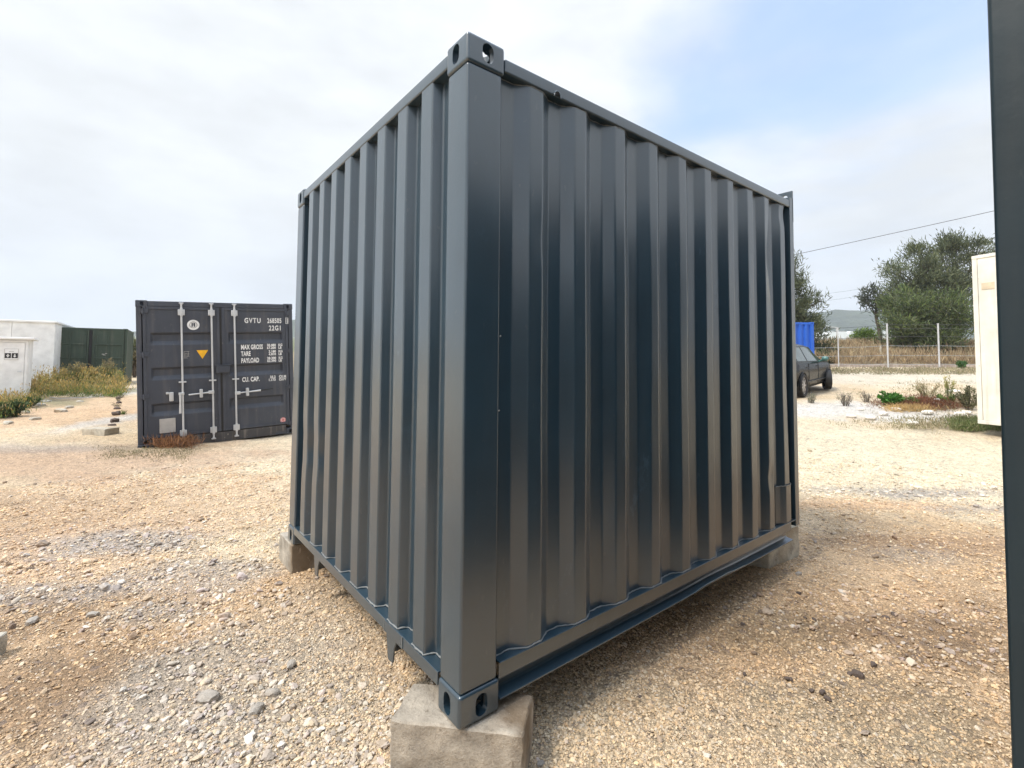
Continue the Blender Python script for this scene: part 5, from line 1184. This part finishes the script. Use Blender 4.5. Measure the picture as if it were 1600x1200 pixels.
for side in (-1, 1):
    for nm, xa, xb, xc, xd in (('rear_window', -.28, .52, .50, -.12), ('front_window', .60, 1.98, 1.62, .58), ('quarter_window', -.60, -.34, -.18, -.40)):
        # bottom from xa to xb, top from xd to xc
        m = MB(); vs = []
        for t in np.linspace(.07, .93, 6):
            for s in np.linspace(0, 1, 9):
                a = xa+(xd-xa)*t; b = xb+(xc-xb)*t; vs.append(gpt(a+(b-a)*s, t, side))
        m.add(vs, [(i*9+k, i*9+k+1, (i+1)*9+k+1, (i+1)*9+k) for i in range(5) for k in range(8)]); m.build(nm, CARG, car, smooth=True, angle=60)
    for x in (.55, 1.50, -.38):   # door seams
        m = MB(); m.tube([(x+(.0 if x > 0 else .1*k/5), side*(stv(x)[0]+.0145-.02*abs(k/5-.5)), .30+.60*k/5) for k in range(6)], .006, 4); m.build('door_seam', BLACK, car)
    for x in (.40, 1.38):
        wbb = stv(x)[0]; m = MB(); m.tube([(x-.09, side*(wbb+.0), .80), (x, side*(wbb+.035), .805), (x+.09, side*(wbb+.0), .80)], .014, 6); m.build('door_handle', CARP, car, smooth=True, angle=80)
    m = MB(); m.tube([(xx, side*(stv(xx)[0]+.016), .40+.04*(xx < .1)) for xx in np.linspace(.35, 2.2, 8)], .022, 6); m.build('side_strip', CARP, car, smooth=True, angle=80)
    m = MB(); q = gpt(1.72, .02, side, .0); m.tube([(q[0], q[1], q[2]), (q[0], q[1]+side*.09, q[2]+.04), (q[0]-.01, q[1]+side*.12, q[2]+.08), (q[0]-.015, q[1]+side*.22, q[2]+.085), (q[0]-.01, q[1]+side*.26, q[2]+.075)], [.02, .03, .07, .075, .035], 10); m.build('wing_mirror', MIRR, car, smooth=True, angle=80)
    m = MB(); m.tube([(3.25, side*.60, .62), (3.16, side*.70, .66), (2.98, side*.78, .72)], [.05, .075, .03], 8); m.build('headlight', LAMPW, car, smooth=True, angle=80)
    m = MB(); m.tube([(-.80, side*.66, .80), (-.72, side*.80, .84), (-.56, side*.85, .88)], [.06, .08, .02], 8); m.build('tail_light', LAMPR, car, smooth=True, angle=80)
    for k, x in enumerate((0.0, WBASE)):
        wl = empty('wheel', (x, side*.835, TR), (0, 0, (.42 if k else 0))); wl.parent = car
        m = MB(); n = 28
        prof = [(TR-.085, -.09), (TR-.02, -.10), (TR, -.07), (TR, .07), (TR-.02, .10), (TR-.085, .09)]
        vs = [(r_*math.cos(2*math.pi*j/n), y_, r_*math.sin(2*math.pi*j/n)) for j in range(n) for r_, y_ in prof]
        m.add(vs, [(j*6+q, j*6+(q+1) % 6, ((j+1) % n)*6+(q+1) % 6, ((j+1) % n)*6+q) for j in range(n) for q in range(6)]); m.build('tyre', BLACK, wl, smooth=True, angle=40)
        m = MB(); yo = side*.075; n_sp = 9
        for j in range(n_sp):
            a = 2*math.pi*j/n_sp; ca, sa = math.cos(a), math.sin(a); w0, w1 = .018, .028
            m.add([(ca*.04-sa*w0, yo, sa*.04+ca*w0), (ca*.04+sa*w0, yo, sa*.04-ca*w0), (ca*.225+sa*w1, yo-side*.012, sa*.225-ca*w1), (ca*.225-sa*w1, yo-side*.012, sa*.225+ca*w1)]+[(ca*.04-sa*w0, yo-side*.03, sa*.04+ca*w0), (ca*.04+sa*w0, yo-side*.03, sa*.04-ca*w0), (ca*.225+sa*w1, yo-side*.04, sa*.225-ca*w1), (ca*.225-sa*w1, yo-side*.04, sa*.225+ca*w1)], [(0, 1, 2, 3), (4, 7, 6, 5), (0, 4, 5, 1), (1, 5, 6, 2), (2, 6, 7, 3), (3, 7, 4, 0)])
        for r0, r1, y_ in ((.205, .236, yo-side*.006), (.0, .05, yo+side*.006)):
            vv = [(r_*math.cos(2*math.pi*j/24), y_+dy_, r_*math.sin(2*math.pi*j/24)) for r_, dy_ in ((max(r0, .001), 0), (r1, 0), (r1, -side*.05)) for j in range(24)]
            m.add(vv, [(q*24+j, q*24+(j+1) % 24, (q+1)*24+(j+1) % 24, (q+1)*24+j) for q in range(2) for j in range(24)])
        m.build('rim', RIM, wl, smooth=True, angle=40)
        m = MB(); m.tube([(0, yo-side*.055, 0), (0, yo-side*.06, 0)], .22, 20); m.build('brake_disc', INNER, wl)
    for x in (0.0, WBASE):   # wheel arch: flat dark sheet painting the opening's shade, and its painted lip
        wbx = stv(x)[0]; n = 20; m = MB(); y_ = side*(wbx+.013)
        vs = [(x+.355*math.cos(math.pi*j/n), y_, TR+.355*math.sin(math.pi*j/n)) for j in range(n+1)]+[(x-.355, y_, .20), (x+.355, y_, .20)]
        m.add(vs, [tuple(range(n+3))]); m.build('arch_shade', INNER, car)
        m = MB(); m.tube([(x+.365*math.cos(math.pi*j/n), side*(wbx+.018), TR+.365*math.sin(math.pi*j/n)) for j in range(-2, n+3)], .018, 6); m.build('arch_lip', CARP, car, smooth=True, angle=80)
# windscreen and rear screen
for nm, xa, xb in (('windscreen', 2.30, 1.58), ('rear_screen', -.70, -.36)):
    m = MB(); vs = []
    for t in np.linspace(0, 1, 5):
        x = xa+(xb-xa)*t; wb2, wr2, _, zb2, zt2 = stv(x)
        for s in np.linspace(-.92, .92, 9): vs.append((x, s*wr2*.86, zt2+.010))
    m.add(vs, [(i*9+k, i*9+k+1, (i+1)*9+k+1, (i+1)*9+k) for i in range(4) for k in range(8)]); m.build(nm, CARG, car, smooth=True, angle=60)
box('bumper', CARP, car, -.90, -.70, -.70, .70, .34, .56, .05); box('number_plate', MARK, car, -.912, -.903, -.26, .26, .62-.16, .62-.05, .003)

# ------------------------------------------------------------------ air
hz_ = bpy.data.materials.new('air'); hz_.use_nodes = True; t_ = hz_.node_tree
for n in list(t_.nodes):
    if n.type == 'BSDF_PRINCIPLED': t_.nodes.remove(n)
pv = t_.nodes.new('ShaderNodeVolumePrincipled'); pv.inputs['Color'].default_value = (.86, .91, 1, 1); pv.inputs['Density'].default_value = .00042; pv.inputs['Anisotropy'].default_value = .2
t_.links.new(pv.outputs[0], t_.nodes['Material Output'].inputs['Volume'])
o = MB().box(-3800, 3800, -3800, 3800, -60, 160).build('haze', hz_); tag(o, 'thin bluish haze over the whole yard and the hills', kind='stuff')
